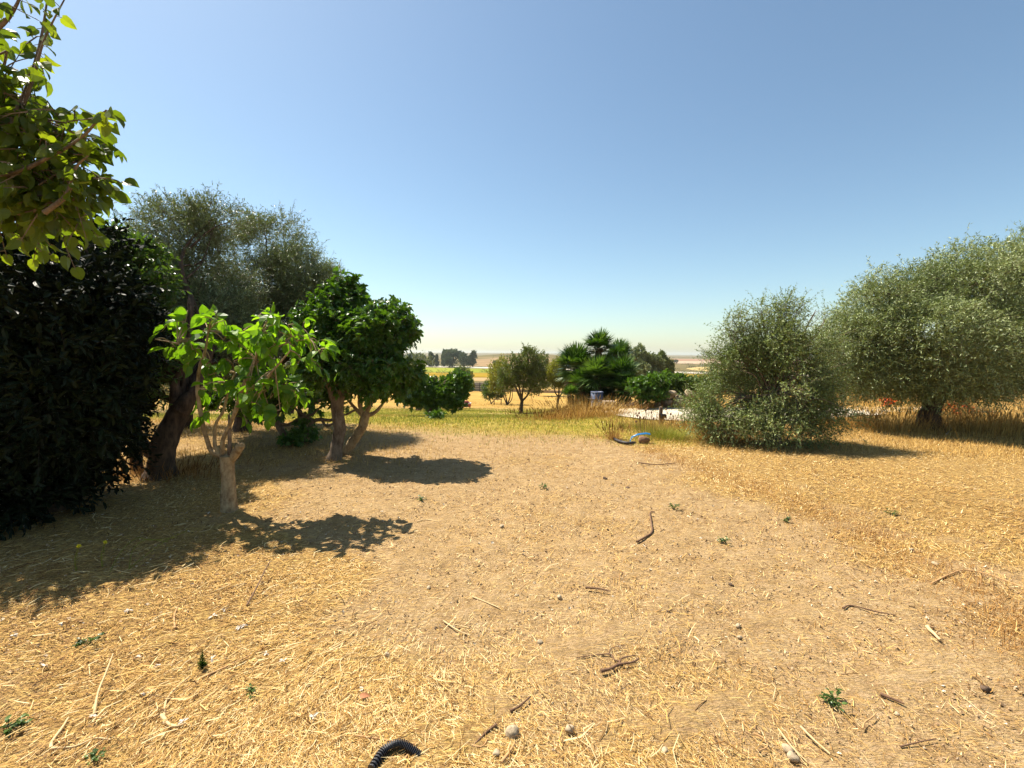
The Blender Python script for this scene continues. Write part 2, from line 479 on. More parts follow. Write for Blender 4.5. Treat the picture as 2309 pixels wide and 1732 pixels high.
def ground_sheet():
    na, nr = 620, 420
    ang = np.linspace(-math.pi, math.pi, na, endpoint=False)
    # finer in front
    ang = ang - 0.55 * np.sin(ang)
    rad = np.concatenate([[0.25], np.geomspace(0.4, 4600, nr)])
    A, R = np.meshgrid(ang, rad)
    x = np.sin(A) * R; y = np.cos(A) * R
    z = hh(x, y)
    r2 = np.hypot(x, y); P = np.stack([x, y], -1)
    z = z + (1 - sstep(6, 14, r2)) * (0.010 * vn(P, 9, 41) + .007 * vn(P, 21, 42) + .004 * vn(P, 47, 43)) * sstep(.3, 1.2, r2)
    V = np.stack([x, y, z], -1).reshape(-1, 3)
    n = len(rad)
    i = np.arange(n - 1)[:, None] * na; j = np.arange(na)[None, :]; k = (j + 1) % na
    F = np.stack([i + j, i + na + j, i + na + k, i + k], -1).reshape(-1, 4)
    mb = MB(); V = np.vstack([V, [[0, 0, float(hh(0, 0))]]]); mb.add(V, F)
    c = len(V) - 1; j = np.arange(na)
    mb.f.append(np.stack([np.full(na, c), j, (j + 1) % na], -1)); mb.c.append(np.full(na, .5))
    m, t, b = new_mat('ground')
    pos = coord(t)
    s = attr(t, 'straw'); g = attr(t, 'green')
    big = noise(t, .9, 5, .6, pos); mid = noise(t, 7, 6, .65, pos); fine = noise(t, 60, 5, .75, pos); grain = noise(t, 260, 3, .7, pos)
    dirt = ramp(t, mid, [(.28, (.33, .21, .105)), (.5, (.50, .345, .185)), (.75, (.60, .44, .26))])
    dirt = mixc(t, mrange(t, fine, .42, .62), mixc(t, 1.0, dirt, (.76, .70, .62), 'MULTIPLY'), dirt)
    streak = None
    for i2, (rot, sc) in enumerate(((.3, 1.0), (1.35, 1.2), (2.3, .9), (2.95, 1.1), (.85, 1.4))):
        v = vscale(t, pos, (14 * sc, 120 * sc, 14), rot)
        q = mrange(t, noise(t, 1.0, 2, .5, v, .4), .56, .64)
        streak = q if streak is None else mth(t, 'MAXIMUM', streak, q)
    strawc = ramp(t, noise(t, 35, 4, .8, pos), [(.25, (.30, .165, .045)), (.5, (.59, .38, .115)), (.75, (.75, .55, .24))])
    base_shaded = mixc(t, mrange(t, fine, .38, .6), (.14, .07, .025), (.42, .26, .10))  # soil under the straw, shade of the gaps between stalks mixed into its colour
    strawy = mixc(t, streak, base_shaded, strawc)
    f = mth(t, 'ADD', s, mth(t, 'MULTIPLY', mth(t, 'SUBTRACT', mid, .5), .9))
    col = mixc(t, mrange(t, f, .28, .62), mixc(t, mth(t, 'MULTIPLY', streak, .35), dirt, strawc), strawy)
    gr = ramp(t, noise(t, 5, 6, .75, pos), [(.3, (.20, .18, .02)), (.5, (.36, .29, .035)), (.72, (.54, .38, .08))])
    col = mixc(t, mrange(t, mth(t, 'ADD', g, mth(t, 'MULTIPLY', mth(t, 'SUBTRACT', mid, .5), .8)), .25, .7), col, gr)
    # lower orchard and plain: dry golden earth with slow variation
    sep = t.nodes.new('ShaderNodeSeparateXYZ'); lk(t, pos, sep.inputs[0])
    farf = mrange(t, mth(t, 'ADD', sep.outputs[1], mth(t, 'MULTIPLY', noise(t, .3, 3, .5, pos), 8)), 28, 38)
    oc = ramp(t, noise(t, .45, 7, .7, vscale(t, pos, (.5, 1.6, 1))), [(.3, (.25, .14, .03)), (.5, (.38, .23, .055)), (.7, (.48, .32, .10))])
    col = mixc(t, farf, col, oc)
    plain = ramp(t, noise(t, .02, 8, .6, vscale(t, pos, (.6, 1.5, 1))), [(.3, (.07, .075, .025)), (.5, (.13, .10, .038)), (.7, (.19, .135, .06))])
    col = mixc(t, mrange(t, sep.outputs[1], 110, 150), col, plain)
    lk(t, col, b.inputs['Base Color'])
    b.inputs['Roughness'].default_value = .95; b.inputs['Specular IOR Level'].default_value = .1
    hgt = mth(t, 'ADD', mth(t, 'MULTIPLY', fine, .7), mth(t, 'ADD', mth(t, 'MULTIPLY', grain, .25), mth(t, 'MULTIPLY', streak, .35)))
    lk(t, bump(t, hgt, .024, .9), b.inputs['Normal'])
    o = mb.build('ground', m)
    xy = V[:, :2]
    for nm, fn in (('straw', straw_amt), ('green', green_amt)):
        a = o.data.attributes.new(nm, 'FLOAT', 'POINT')
        a.data.foreach_set('value', fn(xy[:, 0], xy[:, 1]).astype(np.float32))
    tag(o, 'dry tan earth covered in mown straw sloping down to the orchard', 'ground', kind='structure')
    return o
ground_sheet()

# field sheets lying on the plain, each a sheet a hand above the one below
def sheet(name, label, cat, us, tops, bots, mat, lift=.06, nv=8, thick=None):
    us = np.asarray(us, float); U = np.linspace(us[0], us[-1], 90)
    T = np.interp(U, us, tops); B = np.interp(U, us, bots)
    V = T[None] + (B - T)[None] * np.linspace(0, 1, nv)[:, None]
    G = gnd(np.broadcast_to(U, V.shape), V); G[..., 2] += lift
    n, m_ = V.shape
    i = np.arange(n - 1)[:, None] * m_; j = np.arange(m_ - 1)[None]
    F = np.stack([i + j, i + m_ + j, i + m_ + j + 1, i + j + 1], -1).reshape(-1, 4)
    mb = MB(); mb.add(G.reshape(-1, 3), F)
    return tag(mb.build(name, mat), label, cat, kind='structure')
def field_mat(name, a, b_, c, sc=.05, st=(1, 4, 1)):
    m, t, b = new_mat(name); p = coord(t)
    n = noise(t, sc, 8, .68, vscale(t, p, st, .12))
    col = ramp(t, n, [(.32, a), (.5, b_), (.68, c)]); lk(t, col, b.inputs['Base Color'])
    b.inputs['Roughness'].default_value = 1; b.inputs['Specular IOR Level'].default_value = 0
    return m
def rl(u, v0): return [v0 + (x - 1154) * .0245 for x in u]      # the road runs on a slight slant
UU = [-600, 700, 1154, 1700, 3000]
sheet('green_field', 'bright yellow green crop field on the left along the white road', 'field', [-600, 700, 1154, 1290], [v + 2.5 for v in rl([-600, 700, 1154, 1290], 831)],
      [834, 838, 841, 843], field_mat('green_crop', (0.145, 0.165, 0.023), (0.205, 0.224, 0.033), (0.264, 0.251, 0.046)), .05)
sheet('brown_field', 'ochre brown field right of the palms below the white road', 'field', [1290, 1700, 3000], [v + 2.5 for v in rl([1290, 1700, 3000], 831)],
      [862, 864, 870], field_mat('ochre_crop', (0.132, 0.092, 0.013), (0.198, 0.139, 0.023), (0.238, 0.185, 0.033)), .05)
sheet('ochre_strip', 'narrow ochre field strip between the green field and tan earth', 'field', [-600, 700, 1290], [834, 838, 843], [845, 849, 853],
      field_mat('ochre_strip', (0.165, 0.106, 0.013), (0.251, 0.165, 0.020), (0.304, 0.205, 0.033)), .09)
sheet('tan_strip', 'pale tan ploughed strip above the lower fence line', 'field', [-600, 700, 1290], [845.3, 849.3, 853.3], [852, 856, 861],
      field_mat('tan_strip', (0.264, 0.172, 0.079), (0.330, 0.224, 0.112), (0.370, 0.264, 0.132)), .05)
sheet('road', 'straight pale road crossing the plain on a bank', 'road', UU, [v - 1.6 for v in rl(UU, 831)], [v + 1.6 for v in rl(UU, 831)],
      plain_mat('pale_road', (.48, .42, .33), .9, .12, .3), .14, 3)
sheet('stubble_field', 'golden stubble field shaped like a lens beyond the dark hedge', 'field', [1548, 1570, 1600, 1700, 1900, 3000], [831, 828, 827.5, 828, 829, 833], [832, 836, 838, 839, 840, 845],
      field_mat('stubble', (0.330, 0.238, 0.092), (0.396, 0.290, 0.125), (0.436, 0.330, 0.158)), .05)
sheet('ploughed_field', 'pinkish brown ploughed field under the far tree line', 'field', [1440, 1700, 3000], [809, 810, 813], [813.5, 815, 820],
      field_mat('ploughed', (0.198, 0.112, 0.073), (0.251, 0.152, 0.099), (0.290, 0.185, 0.125), .02), .12)
sheet('bleached_field', 'bleached tan field below the pinkish ploughed one', 'field', [1440, 1700, 3000], [813.7, 815.2, 820.2], [819, 822, 828],
      field_mat('bleached', (0.297, 0.218, 0.145), (0.350, 0.264, 0.185), (0.383, 0.297, 0.211), .02), .12)
sheet('hill_field', 'brown grassy slope right of the distant tall trees', 'field', [1060, 1120, 1240], [812, 808, 808], [826, 827, 828],
      field_mat('hill_grass', (0.172, 0.112, 0.059), (0.251, 0.172, 0.092), (0.304, 0.218, 0.125), .04), .12)
# gravel yard
def yard():
    us = np.linspace(1340, 2120, 120)
    top = np.interp(us, [1340, 1600, 1900, 2120], [923, 921, 919, 920]); bot = np.interp(us, [1340, 1400, 1480, 1580, 1700, 1900, 2000, 2120], [926, 941, 949, 953, 953, 945, 934, 925])
    bot = bot + 1.5 * vn(us[:, None], .05, 61)
    V = top[None] + (bot - top)[None] * np.linspace(0, 1, 16)[:, None]
    G = gnd(np.broadcast_to(us, V.shape), V); G[..., 2] += .03
    n, m_ = V.shape; i = np.arange(n - 1)[:, None] * m_; j = np.arange(m_ - 1)[None]
    mb = MB(); mb.add(G.reshape(-1, 3), np.stack([i + j, i + m_ + j, i + m_ + j + 1, i + j + 1], -1).reshape(-1, 4))
    tag(mb.build('gravel_yard', plain_mat('white_gravel', (.47, .41, .31), .95, .14, 9, bd=.02)), 'bleached white gravel yard between bush and rubble wall', 'gravel', kind='structure')
yard()

# ------------------------------------------------------------------ straw and grass (nobody could count them)
def blades(mb, p, d, L, w, bend, var, lift=0.0):
    """flat three-vertex-pair blades; p base, d direction, bend = end offset"""
    n = len(p)
    s = nrm(np.cross(d, np.array([0, 0, 1.0])) + 1e-6)
    m = p + d * (L * .5)[:, None] + bend * .3; e = p + d * L[:, None] + bend
    V = np.stack([p - s * w[:, None] * .5, p + s * w[:, None] * .5, m + s * w[:, None] * .42, m - s * w[:, None] * .42, e], 1)
    b = np.arange(n)[:, None] * 5; n0 = mb.n
    mb.add(V.reshape(-1, 3), b + np.array([[0, 1, 2, 3]]), var)
    mb.f.append(b + np.array([[3, 2, 4]]) + n0); mb.c.append(np.broadcast_to(var, (n,)).copy())
def polar(r, n, r0, r1, power, a0=-1.05, a1=1.05):
    u = r.random(n); q = 1 - power
    R = (r0 ** q + u * (r1 ** q - r0 ** q)) ** (1 / q) if abs(q) > 1e-6 else r0 * (r1 / r0) ** u
    A = a0 + (a1 - a0) * r.random(n)
    return np.sin(A) * R, np.cos(A) * R, R
def straw_litter():
    r = rng(5); mb = MB()
    x, y, R = polar(r, 520000, 1.2, 12, .95)
    s = straw_amt(x, y); keep = r.random(len(x)) < (s ** 1.5) * .9 + .09
    keep &= (y > .8)
    x, y, R, s = x[keep], y[keep], R[keep], s[keep]; n = len(x)
    a = r.random(n) * 2 * math.pi
    a = np.where(r.random(n) < .45, a, 1.0 + .5 * vn(np.stack([x, y], -1), 1.5, 51) * 2 + r.normal(size=n) * .5)
    tilt = np.abs(r.normal(size=n)) * .16
    d = np.stack([np.cos(a) * np.cos(tilt), np.sin(a) * np.cos(tilt), np.sin(tilt)], -1)
    L = .012 + .060 * r.random(n) ** 2.6 + (r.random(n) < .03) * .11 * r.random(n)
    L = L * (1 + .04 * R)
    w = (.0012 + .0026 * r.random(n) ** 3) * np.clip(R / 2.6, .8, 3.0)
    z = hh(x, y) + .004 + .014 * r.random(n) * s
    p = np.stack([x, y, z], -1)
    bend = r.normal(size=(n, 3)) * (L * .14)[:, None]; bend[:, 2] = -np.abs(bend[:, 2]) * .3
    var = np.clip(.5 + .27 * r.normal(size=n) + .14 * vn(np.stack([x, y], -1), 1.2, 52), 0, 1)
    blades(mb, p, d, L, w, bend, var)
    tag(mb.build('straw_litter', M['straw'], smooth=False), 'golden mown straw lying over the bare foreground soil', 'straw', kind='stuff')
straw_litter()
def coarse_straw():
    r = rng(55); mb = MB()
    x, y, R = polar(r, 26000, 1.2, 8, 1.1)
    s = straw_amt(x, y) + .35 * sstep(-.3, -1.6, x) * (1 - sstep(3, 4.5, y)); k = (r.random(len(x)) < s ** 2.2 * .42 + .012) & (y > .8); x, y, R = x[k], y[k], R[k]; n = len(x)
    a = np.where(r.random(n) < .4, r.random(n) * 6.283, .9 + r.normal(size=n) * .5); L = .035 + .12 * r.random(n) ** 2
    t = np.abs(r.normal(size=n)) * .13; d = np.stack([np.cos(a) * np.cos(t), np.sin(a) * np.cos(t), np.sin(t)], -1)
    p = np.stack([x, y, hh(x, y) + .010 + .012 * r.random(n)], -1); w = .0011 + .0016 * r.random(n) ** 2
    c = r.normal(size=(n, 3)) * (L * .16)[:, None]; c[:, 2] = np.abs(c[:, 2]) * .2
    v = np.clip(.55 + .3 * r.normal(size=n), 0, 1)
    m = p + d * (L * .5)[:, None] + c; e = p + d * L[:, None]
    sticks(mb, p, m, w, w, v); sticks(mb, m, e, w, w * .7, v)
    tag(mb.build('coarse_straw', M['straw'], smooth=False), 'coarse bleached stalks lying across the finer straw', 'straw', kind='stuff')
coarse_straw()
def debris():
    r = rng(57); mb = MB()
    x, y, R = polar(r, 24000, 1.2, 9, 1.0); k = r.random(len(x)) < .28 + .3 * vn(np.stack([x, y], -1), 1.7, 58); x, y, R = x[k], y[k], R[k]; n = len(x)
    a = r.random(n) * 6.283; L = (.006 + .026 * r.random(n) ** 2.5) * np.clip(R / 3, 1, 1.8); t = np.abs(r.normal(size=n)) * .1
    d = np.stack([np.cos(a) * np.cos(t), np.sin(a) * np.cos(t), np.sin(t)], -1); p = np.stack([x, y, hh(x, y) + .006], -1)
    w = (.0009 + .0018 * r.random(n) ** 2) * np.clip(R / 3, 1, 1.8)
    sticks(mb, p, p + d * L[:, None], w, w * .7, r.random(n))
    tag(mb.build('twig_debris', var_mat('debris', [(0, (.07, .035, .018)), (.5, (.20, .11, .05)), (1, (.38, .24, .12))]), smooth=False), 'broken brown twig bits trodden into the bare earth', 'twig debris', kind='stuff')
debris()
def clods():
    """crumbs of soil and tiny chips mixed through the litter"""
    r = rng(6); mb = MB()
    x, y, R = polar(r, 42000, 1.2, 9, 1.0)
    n = len(x); sz = (.0022 + .006 * r.random(n) ** 5) * np.clip(R / 2.4, .9, 1.6)
    z = hh(x, y) + sz * .4
    base = nrm(np.array([(1, 1, 1), (-1, -1, 1), (-1, 1, -1), (1, -1, -1), (0, 0, 1.3), (1.2, 0, 0)], float))
    F = np.array([(0, 4, 1), (0, 2, 4), (4, 2, 1), (0, 5, 2), (0, 3, 5), (0, 1, 3), (5, 3, 2), (1, 2, 3)])
    V = np.stack([x, y, z], -1)[:, None, :] + base[None] * sz[:, None, None] * (.6 + .8 * r.random((n, 6, 1))) * [1, 1, .6] + r.normal(size=(n, 6, 3)) * sz[:, None, None] * .25
    b = np.arange(n)[:, None] * 6
    v = r.random(n)
    mb.add(V.reshape(-1, 3), np.concatenate([b + f[None] for f in F]), np.tile(v, 8))
    tag(mb.build('soil_crumbs', var_mat('crumbs', [(0, (.24, .145, .075)), (.25, (.30, .19, .10)), (.8, (.46, .32, .18)), (1, (.72, .60, .44))], .95), smooth=False),
        'brown soil crumbs and pale chips strewn over the path', 'soil crumbs', kind='stuff')
clods()

def standing(name, label, pts, mat, h, w, lean, seed, per=1, spreadr=.03, cat='dry grass', stuff=True, curl=.35, varb=.0):
    r = rng(seed); mb = MB()
    pts = np.repeat(pts, per, 0); n = len(pts)
    p = pts + np.stack([r.normal(size=n) * spreadr, r.normal(size=n) * spreadr, np.zeros(n)], -1)
    p[:, 2] = hh(p[:, 0], p[:, 1]) - .005
    a = r.random(n) * 6.283; t = lean * np.abs(r.normal(size=n))
    d = nrm(np.stack([np.cos(a) * t, np.sin(a) * t, np.ones(n)], -1))
    L = h * (.45 + .9 * r.random(n) ** 1.3)
    R = np.hypot(p[:, 0], p[:, 1])
    ww = w * (.7 + .6 * r.random(n)) * np.clip(R / 6, 1, 2.2)
    bend = np.stack([np.cos(a), np.sin(a), -np.ones(n) * .35], -1) * (L * curl * r.random(n))[:, None]
    # turn the blades about their own axis by building them across a random side
    var = np.clip(.5 + varb + .25 * r.normal(size=n), 0, 1)
    blades(mb, p, d, L, ww, bend, var)
    o = mb.build(name, mat, smooth=False)
    return tag(o, label, cat, kind='stuff' if stuff else None)
def scatter(r, n, fn, x0, x1, y0, y1):
    x = x0 + (x1 - x0) * r.random(n); y = y0 + (y1 - y0) * r.random(n)
    k = r.random(n) < fn(x, y)
    return np.stack([x[k], y[k], np.zeros(k.sum())], -1)
r = rng(71)
P = scatter(r, 420000, lambda x, y: green_amt(x, y) * .6 * (np.abs(x) < y * 1.25 + 1), -22, 8, 8, 36)
standing('meadow_grass', 'short yellow green grass on the slope under the orchard trees', P, M['grass'], .075, .006, .5, 72, cat='grass')
P = scatter(r, 190000, lambda x, y: .55 * (1 - green_amt(x, y)) * (.5 + .5 * vn(np.stack([x, y], -1), 2, 73)) * (y > 5.6) * (np.abs(x) < y * 1.25 + 1) * (1 - .8 * sstep(-2.2, -.8, x) * (1 - sstep(8.2, 9.6, y))) * (x < 2.6 + .0 * y), -12, 4, 5.6, 16)
standing('dry_meadow_grass', 'short golden dry grass under and behind the fig trees', P, M['dry'], .085, .004, .6, 74)
def right_fn(x, y):
    p = np.stack([x, y], -1)
    a = sstep(1.6, 3.2, x - (y - 3.5) * .35) * .16 * (vn(p, 1.5, 75) > .1)
    a = np.maximum(a, .55 * sstep(7.4, 8.4, y + .35 * vn(p, 2, 76) + .10 * (x - 3)) * (x > 2.3))
    a = a * (dist_poly(p, TR2) > .35)
    yard_ = (y > 10.6) & (y < 14.0) & (x > 2.6 + (13.5 - y) * .3) & (x < 10.6)
    return np.where(yard_, 0, a)
P = scatter(r, 330000, lambda x, y: right_fn(x, y) * (np.abs(x) < y * 1.25 + 1), 1.5, 19, 3, 15.5)
standing('dry_grass_right', 'golden standing dry grass along the right side and under the olive', P, M['dry'], .09, .003, .75, 77).name = 'dry_roadside_grass'
t_ = r.random(16000); P = np.stack([np.interp(t_, np.linspace(0, 1, len(_R)), _R[:, 0]), np.interp(t_, np.linspace(0, 1, len(_R)), _R[:, 1]), 0 * t_], -1)
P[:, :2] += r.normal(size=(16000, 2)) * .22 + [.12, .12]; P = P[vn(P[:, :2], 2.2, 91) > -.25]
standing('rusty_verge_grass', 'broken rusty stubble along the edge of the right hand straw', P, M['rusty_dry'], .05, .0028, 1.0, 92, curl=.5)
P = scatter(r, 60000, lambda x, y: .8 * (x > 9.5) * (vn(np.stack([x, y], -1), 1.2, 78) > -.4), 9.5, 26, 10, 22)
standing('dry_bank_grass', 'tall golden grass on the bank behind the right olive', P, M['dry'], .26, .006, .45, 79)
P = scatter(r, 50000, lambda x, y: .4 * (vn(np.stack([x, y], -1), .8, 80) > .1), -26, 26, 24, 60)
standing('orchard_grass', 'sparse bleached tufts on the lower orchard earth', P, M['dry'], .12, .012, .6, 81)
# ------------------------------------------------------------------ near trees
def tree(name, label, cat, base, trunks, blobs, leafm, barkm, seed, fol, group=None, r_limb=.04, n_sub=10, fork=None, extra_blobs=None, sag=0.0, limb_on=True, rough=.12, seg=12, trunk_name='trunk', extra=None, twigm='twig'):
    """trunks: list of (path, radii); fork: where limbs start"""
    root = thing(name, label, cat, base, group)
    tm = MB()
    for i, (P, R) in enumerate(trunks):
        tube(tm, P, R, seg=seg, sub=6, rough=rough, seed=seed + i)
    cm = MB(); wm = MB()
    pts, kk = foliage(cm, blobs, seed + 50, wood=wm, **fol)
    if limb_on:
        fk = fork if fork is not None else trunks[0][0][-1]
        limbs(tm, fk, trunks[0][1][-1], blobs, pts, kk, seed + 90, n_sub=n_sub, r_limb=r_limb, sag=sag)
    if extra: extra(root, tm, cm, wm)
    tm.build(trunk_name, barkm, root)
    cr = cm.build('crown', leafm, root, smooth=False)
    if wm.v: wm.build('twigs', M[twigm], cr, smooth=False)
    return root
_b0 = MB.build
def _build(s, name, mat, parent=None, smooth=True, origin=None):
    # a sub-part is stored relative to the thing's base; its direct parent sits at that same base
    if parent is not None and parent.parent is not None:
        o = _b0(s, name, mat, parent.parent, smooth); o.parent = parent; return o
    return _b0(s, name, mat, parent, smooth, origin)
MB.build = _build

OL = dict(lpt=13, twig_len=.30, leaf=.058, wr=.20, kind='thin', up=.45, out=.75, rand=.8, droop=.25, gap=-.38, spread=.75, flat=.25)
def ol(twigs, **k): d = dict(OL); d['twigs'] = twigs; d.update(k); return d

# the old olive behind the young fig
Y = float(gnd(365, 1076)[1])
b = gnd(365, 1076)
T = ppath([(362, 1082), (362, 1050), (366, 1015), (380, 980), (398, 945), (412, 912)], Y, [0, 0, 0, .05, .1, .15])
def oliveA(root, tm, cm, wm):
    tube(tm, ppath([(370, 1030), (345, 1018), (326, 1002), (315, 975)], Y, [0, 0, 0, 0]), [.13, .09, .06, .03], seg=8, rough=.15, seed=3)
    tube(tm, ppath([(395, 940), (394, 900), (392, 870), (375, 850), (340, 862), (310, 880)], Y, [.1, .1, .1, .1, .1, .1]), [.07, .06, .045, .03, .025, .015], seg=8, rough=.15, seed=4)
    tube(tm, ppath([(393, 885), (400, 850), (420, 790), (430, 700)], Y, [.1, .15, .2, .3]), [.05, .045, .035, .02], seg=8, rough=.15, seed=5)
    tube(tm, ppath([(408, 925), (432, 890), (450, 850), (480, 780)], Y, [.1, .15, .3, .5]), [.12, .085, .07, .045], seg=10, rough=.15, seed=6)
tree('olive_tree', 'dark gnarled olive with a stubbed thick trunk behind the young bright fig', 'olive tree', b,
     [(T, [.22, .155, .145, .13, .12, .11])],
     [pb(425, 555, 70, 80, 7.4, .6), pb(350, 640, 65, 75, 7.5, .6, .7), pb(300, 560, 48, 75, 7.2, .4, .16), pb(460, 640, 100, 85, 7.5, .8), pb(400, 740, 120, 80, 7.3, .8, 1.2),
      pb(500, 760, 90, 90, 7.4, .7, 1.2), pb(350, 820, 70, 60, 7.5, .5, .7), pb(480, 500, 45, 40, 7.5, .4, .6)],
     M['olive_dark'], M['bark_dark'], 101, ol(11000, gap=-.38, lump=.3, twig_r=.0018), r_limb=.05, n_sub=4, extra=oliveA)
b = gnd(545, 972); Y = float(b[1])
tree('olive_tree', 'broad olive in the second row with its crown right of a sky gap', 'olive tree', b,
     [(ppath([(545, 975), (547, 955), (550, 930), (560, 900)], Y), [.19, .16, .14, .13])],
     [pb(600, 560, 70, 70, 9.6, .8), pb(650, 640, 100, 80, 9.6, .9), pb(570, 640, 75, 90, 9.6, .8), pb(710, 680, 80, 70, 9.6, .8), pb(740, 650, 35, 35, 9.6, .4, .6),
      pb(600, 740, 110, 80, 9.6, 1.0, 1.2), pb(540, 790, 90, 45, 9.6, .7), pb(690, 780, 70, 45, 9.6, .6)],
     M['olive_dark'], M['bark_dark'], 121, ol(10000, twig_len=.34, lpt=12, leaf=.066, gap=-.38, lump=.3, twig_r=.0018), r_limb=.05, n_sub=3)
b = gnd(415, 966); Y = float(b[1])
tree('olive_tree', 'far low olive half hidden behind the dark gnarled trunk', 'olive tree', b,
     [(ppath([(415, 970), (418, 945), (412, 920)], Y), [.2, .16, .13])],
     [pb(370, 860, 60, 50, Y, .8), pb(430, 830, 60, 60, Y, .8), pb(320, 830, 50, 45, Y + .6, .6, .6)],
     M['olive'], M['bark_dark'], 131, ol(1500, lpt=10, twig_len=.35, leaf=.075), r_limb=.05, n_sub=5)

# young fig
b = gnd(517, 1152); Y = float(b[1])
def yp(pts, dy=None): return ppath(pts, Y, dy)
root = thing('young_fig_tree', 'young fig with pale pruned trunk and bright lime green hanging leaves', 'fig tree', b)
tm = MB()
tube(tm, yp([(518, 1156), (516, 1125), (514, 1085), (512, 1050), (512, 1028)]), [.088, .070, .063, .062, .066], seg=14, rough=.07, seed=5)
tube(tm, yp([(520, 1040), (533, 1018), (542, 1008)], [0, -.03, -.05]), [.035, .045, .035], seg=10, rough=.18, seed=6)
tube(tm, yp([(512, 1040), (497, 1026), (480, 1020)], [0, 0, 0]), [.03, .034, .028], seg=9, rough=.1, seed=7)
tm.build('trunk', M['bark_pale'], root)
BR = [([(482, 1022), (472, 1008), (457, 956), (449, 910), (445, 879), (450, 830), (463, 790), (470, 745)], [.024, .021, .02, .018, .017, .015, .012, .008], [0, 0, -.02, -.04, -.05, -.05, -.05, -.1]),
      ([(492, 1020), (484, 1000), (487, 956), (503, 928), (513, 890), (530, 840)], [.02, .017, .015, .014, .012, .008], [0, 0, .03, .06, .1, .15]),
      ([(502, 1030), (503, 991), (524, 945), (552, 861), (576, 809), (590, 750)], [.024, .02, .018, .018, .014, .009], [0, -.03, -.06, -.1, -.1, -.1]),
      ([(524, 945), (545, 905), (575, 870), (620, 830), (655, 790)], [.016, .014, .012, .010, .006], [-.06, -.08, -.1, -.15, -.2]),
      ([(470, 820), (440, 790), (400, 775), (350, 765)], [.009, .008, .007, .004], [-.05, -.1, -.15, -.2]),
      ([(566, 830), (610, 790), (660, 770), (700, 765)], [.010, .009, .007, .004], [-.1, 0, .1, .15]),
      ([(560, 850), (600, 845), (640, 870), (665, 900)], [.009, .008, .006, .004], [-.1, .1, .25, .3])]
for P_, R_, dy in BR:
    m_ = MB(); tube(m_, yp(P_, dy), R_, seg=8, rough=.06, seed=len(P_)); m_.build('branch', M['bark_pale'], root)
m_ = MB(); tube(m_, yp([(517, 1025), (518, 985), (516, 935)], [-.03, -.04, -.05]), [.026, .017, .010], seg=8, rough=.2, seed=77); tag(m_.build('branch', M['bark_mid'], root), 'reddish brown dead stub')
m_ = MB(); tube(m_, yp([(536, 1016), (541, 1008), (545, 1003)], [-.05, -.07, -.09]), [.028, .042, .03], seg=10, rough=.2, seed=78); m_.build('knot', M['bark_pale'], root)
cm = MB(); wm = MB()
YB = [pb(430, 752, 50, 36, Y, .3, 1.1), pb(500, 745, 60, 36, Y - .1, .22), pb(590, 760, 75, 55, Y, .25, 1.2), pb(500, 800, 70, 45, Y - .05, .22, 1.1), pb(640, 760, 45, 45, Y + .1, .25), pb(360, 762, 26, 18, Y - .15, .12, .9),
      pb(690, 800, 34, 45, Y + .1, .2, .9), pb(570, 850, 70, 45, Y, .25), pb(630, 860, 40, 40, Y + .1, .25, .7), pb(535, 905, 55, 35, Y, .25, .9), pb(455, 850, 35, 40, Y + .05, .2, .8), pb(650, 915, 45, 40, Y + .1, .25, .8), pb(600, 880, 60, 40, Y - .1, .25, .8), pb(410, 715, 18, 12, Y - .1, .1, .9), pb(505, 715, 20, 12, Y - .1, .1, .9)]
pts, kk = foliage(cm, YB, 151, twigs=112, lpt=4, twig_len=.15, leaf=.118, wr=.72, kind='broad', up=.5, out=.5, rand=.8, droop=.55, gap=-2, shell=.35, twig_r=.005, wood=wm, spread=.7, flat=.45, petiole=.035, lump=.1)
tw = MB()
ends = [yp(P_, dy)[-1] for P_, R_, dy in BR] + [yp(P_, dy)[-2] for P_, R_, dy in BR]
for i_, q in enumerate(pts):
    d_ = [np.linalg.norm(q - e) for e in ends]; e = ends[int(np.argmin(d_))]
    tube(tw, [e, (e + q) / 2 + np.array([0, 0, .02]), q], [.006, .005, .004], seg=5, sub=3, cap=False)
cr = cm.build('crown', M['young_fig'], root, smooth=False)
for mm in (tw, wm): pass
tw.v += wm.v; tw.c += wm.c; tw.f += [f + tw.n for f in wm.f]; tw.build('twigs', M['bark_pale'], cr, smooth=False)

FG = dict(lpt=7, twig_len=.16, leaf=.105, wr=.85, kind='lobed', up=.7, out=.7, rand=.6, droop=.15, gap=-.45, spread=.9, flat=.4, twig_r=.005, lump=.25, petiole=.03)
def fg(twigs, **k): d = dict(FG); d['twigs'] = twigs; d.update(k); return d
# fig pair
b = gnd(757, 1036); Y = float(b[1])
T = ppath([(752, 1042), (757, 1020), (763, 985), (766, 965), (760, 930), (761, 900), (758, 880)], Y)
def figA(root, tm, cm, wm):
    tube(tm, ppath([(762, 905), (750, 882), (738, 860), (725, 820)], Y, [0, -.05, -.1, -.1]), [.09, .075, .06, .03], seg=9, rough=.12, seed=8)
    tube(tm, ppath([(764, 900), (782, 880), (797, 860), (815, 820)], Y, [0, .05, .1, .1]), [.06, .05, .04, .025], seg=9, rough=.12, seed=9)
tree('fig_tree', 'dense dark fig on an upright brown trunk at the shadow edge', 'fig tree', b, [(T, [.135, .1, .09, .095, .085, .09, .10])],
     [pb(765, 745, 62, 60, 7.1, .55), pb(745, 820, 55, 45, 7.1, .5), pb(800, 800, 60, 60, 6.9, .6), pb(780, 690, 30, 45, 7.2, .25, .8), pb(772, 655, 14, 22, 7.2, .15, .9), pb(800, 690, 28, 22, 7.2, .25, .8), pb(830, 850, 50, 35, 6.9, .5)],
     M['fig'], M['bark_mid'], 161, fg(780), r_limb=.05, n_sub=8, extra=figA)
b = gnd(782, 1024); Y = float(b[1])
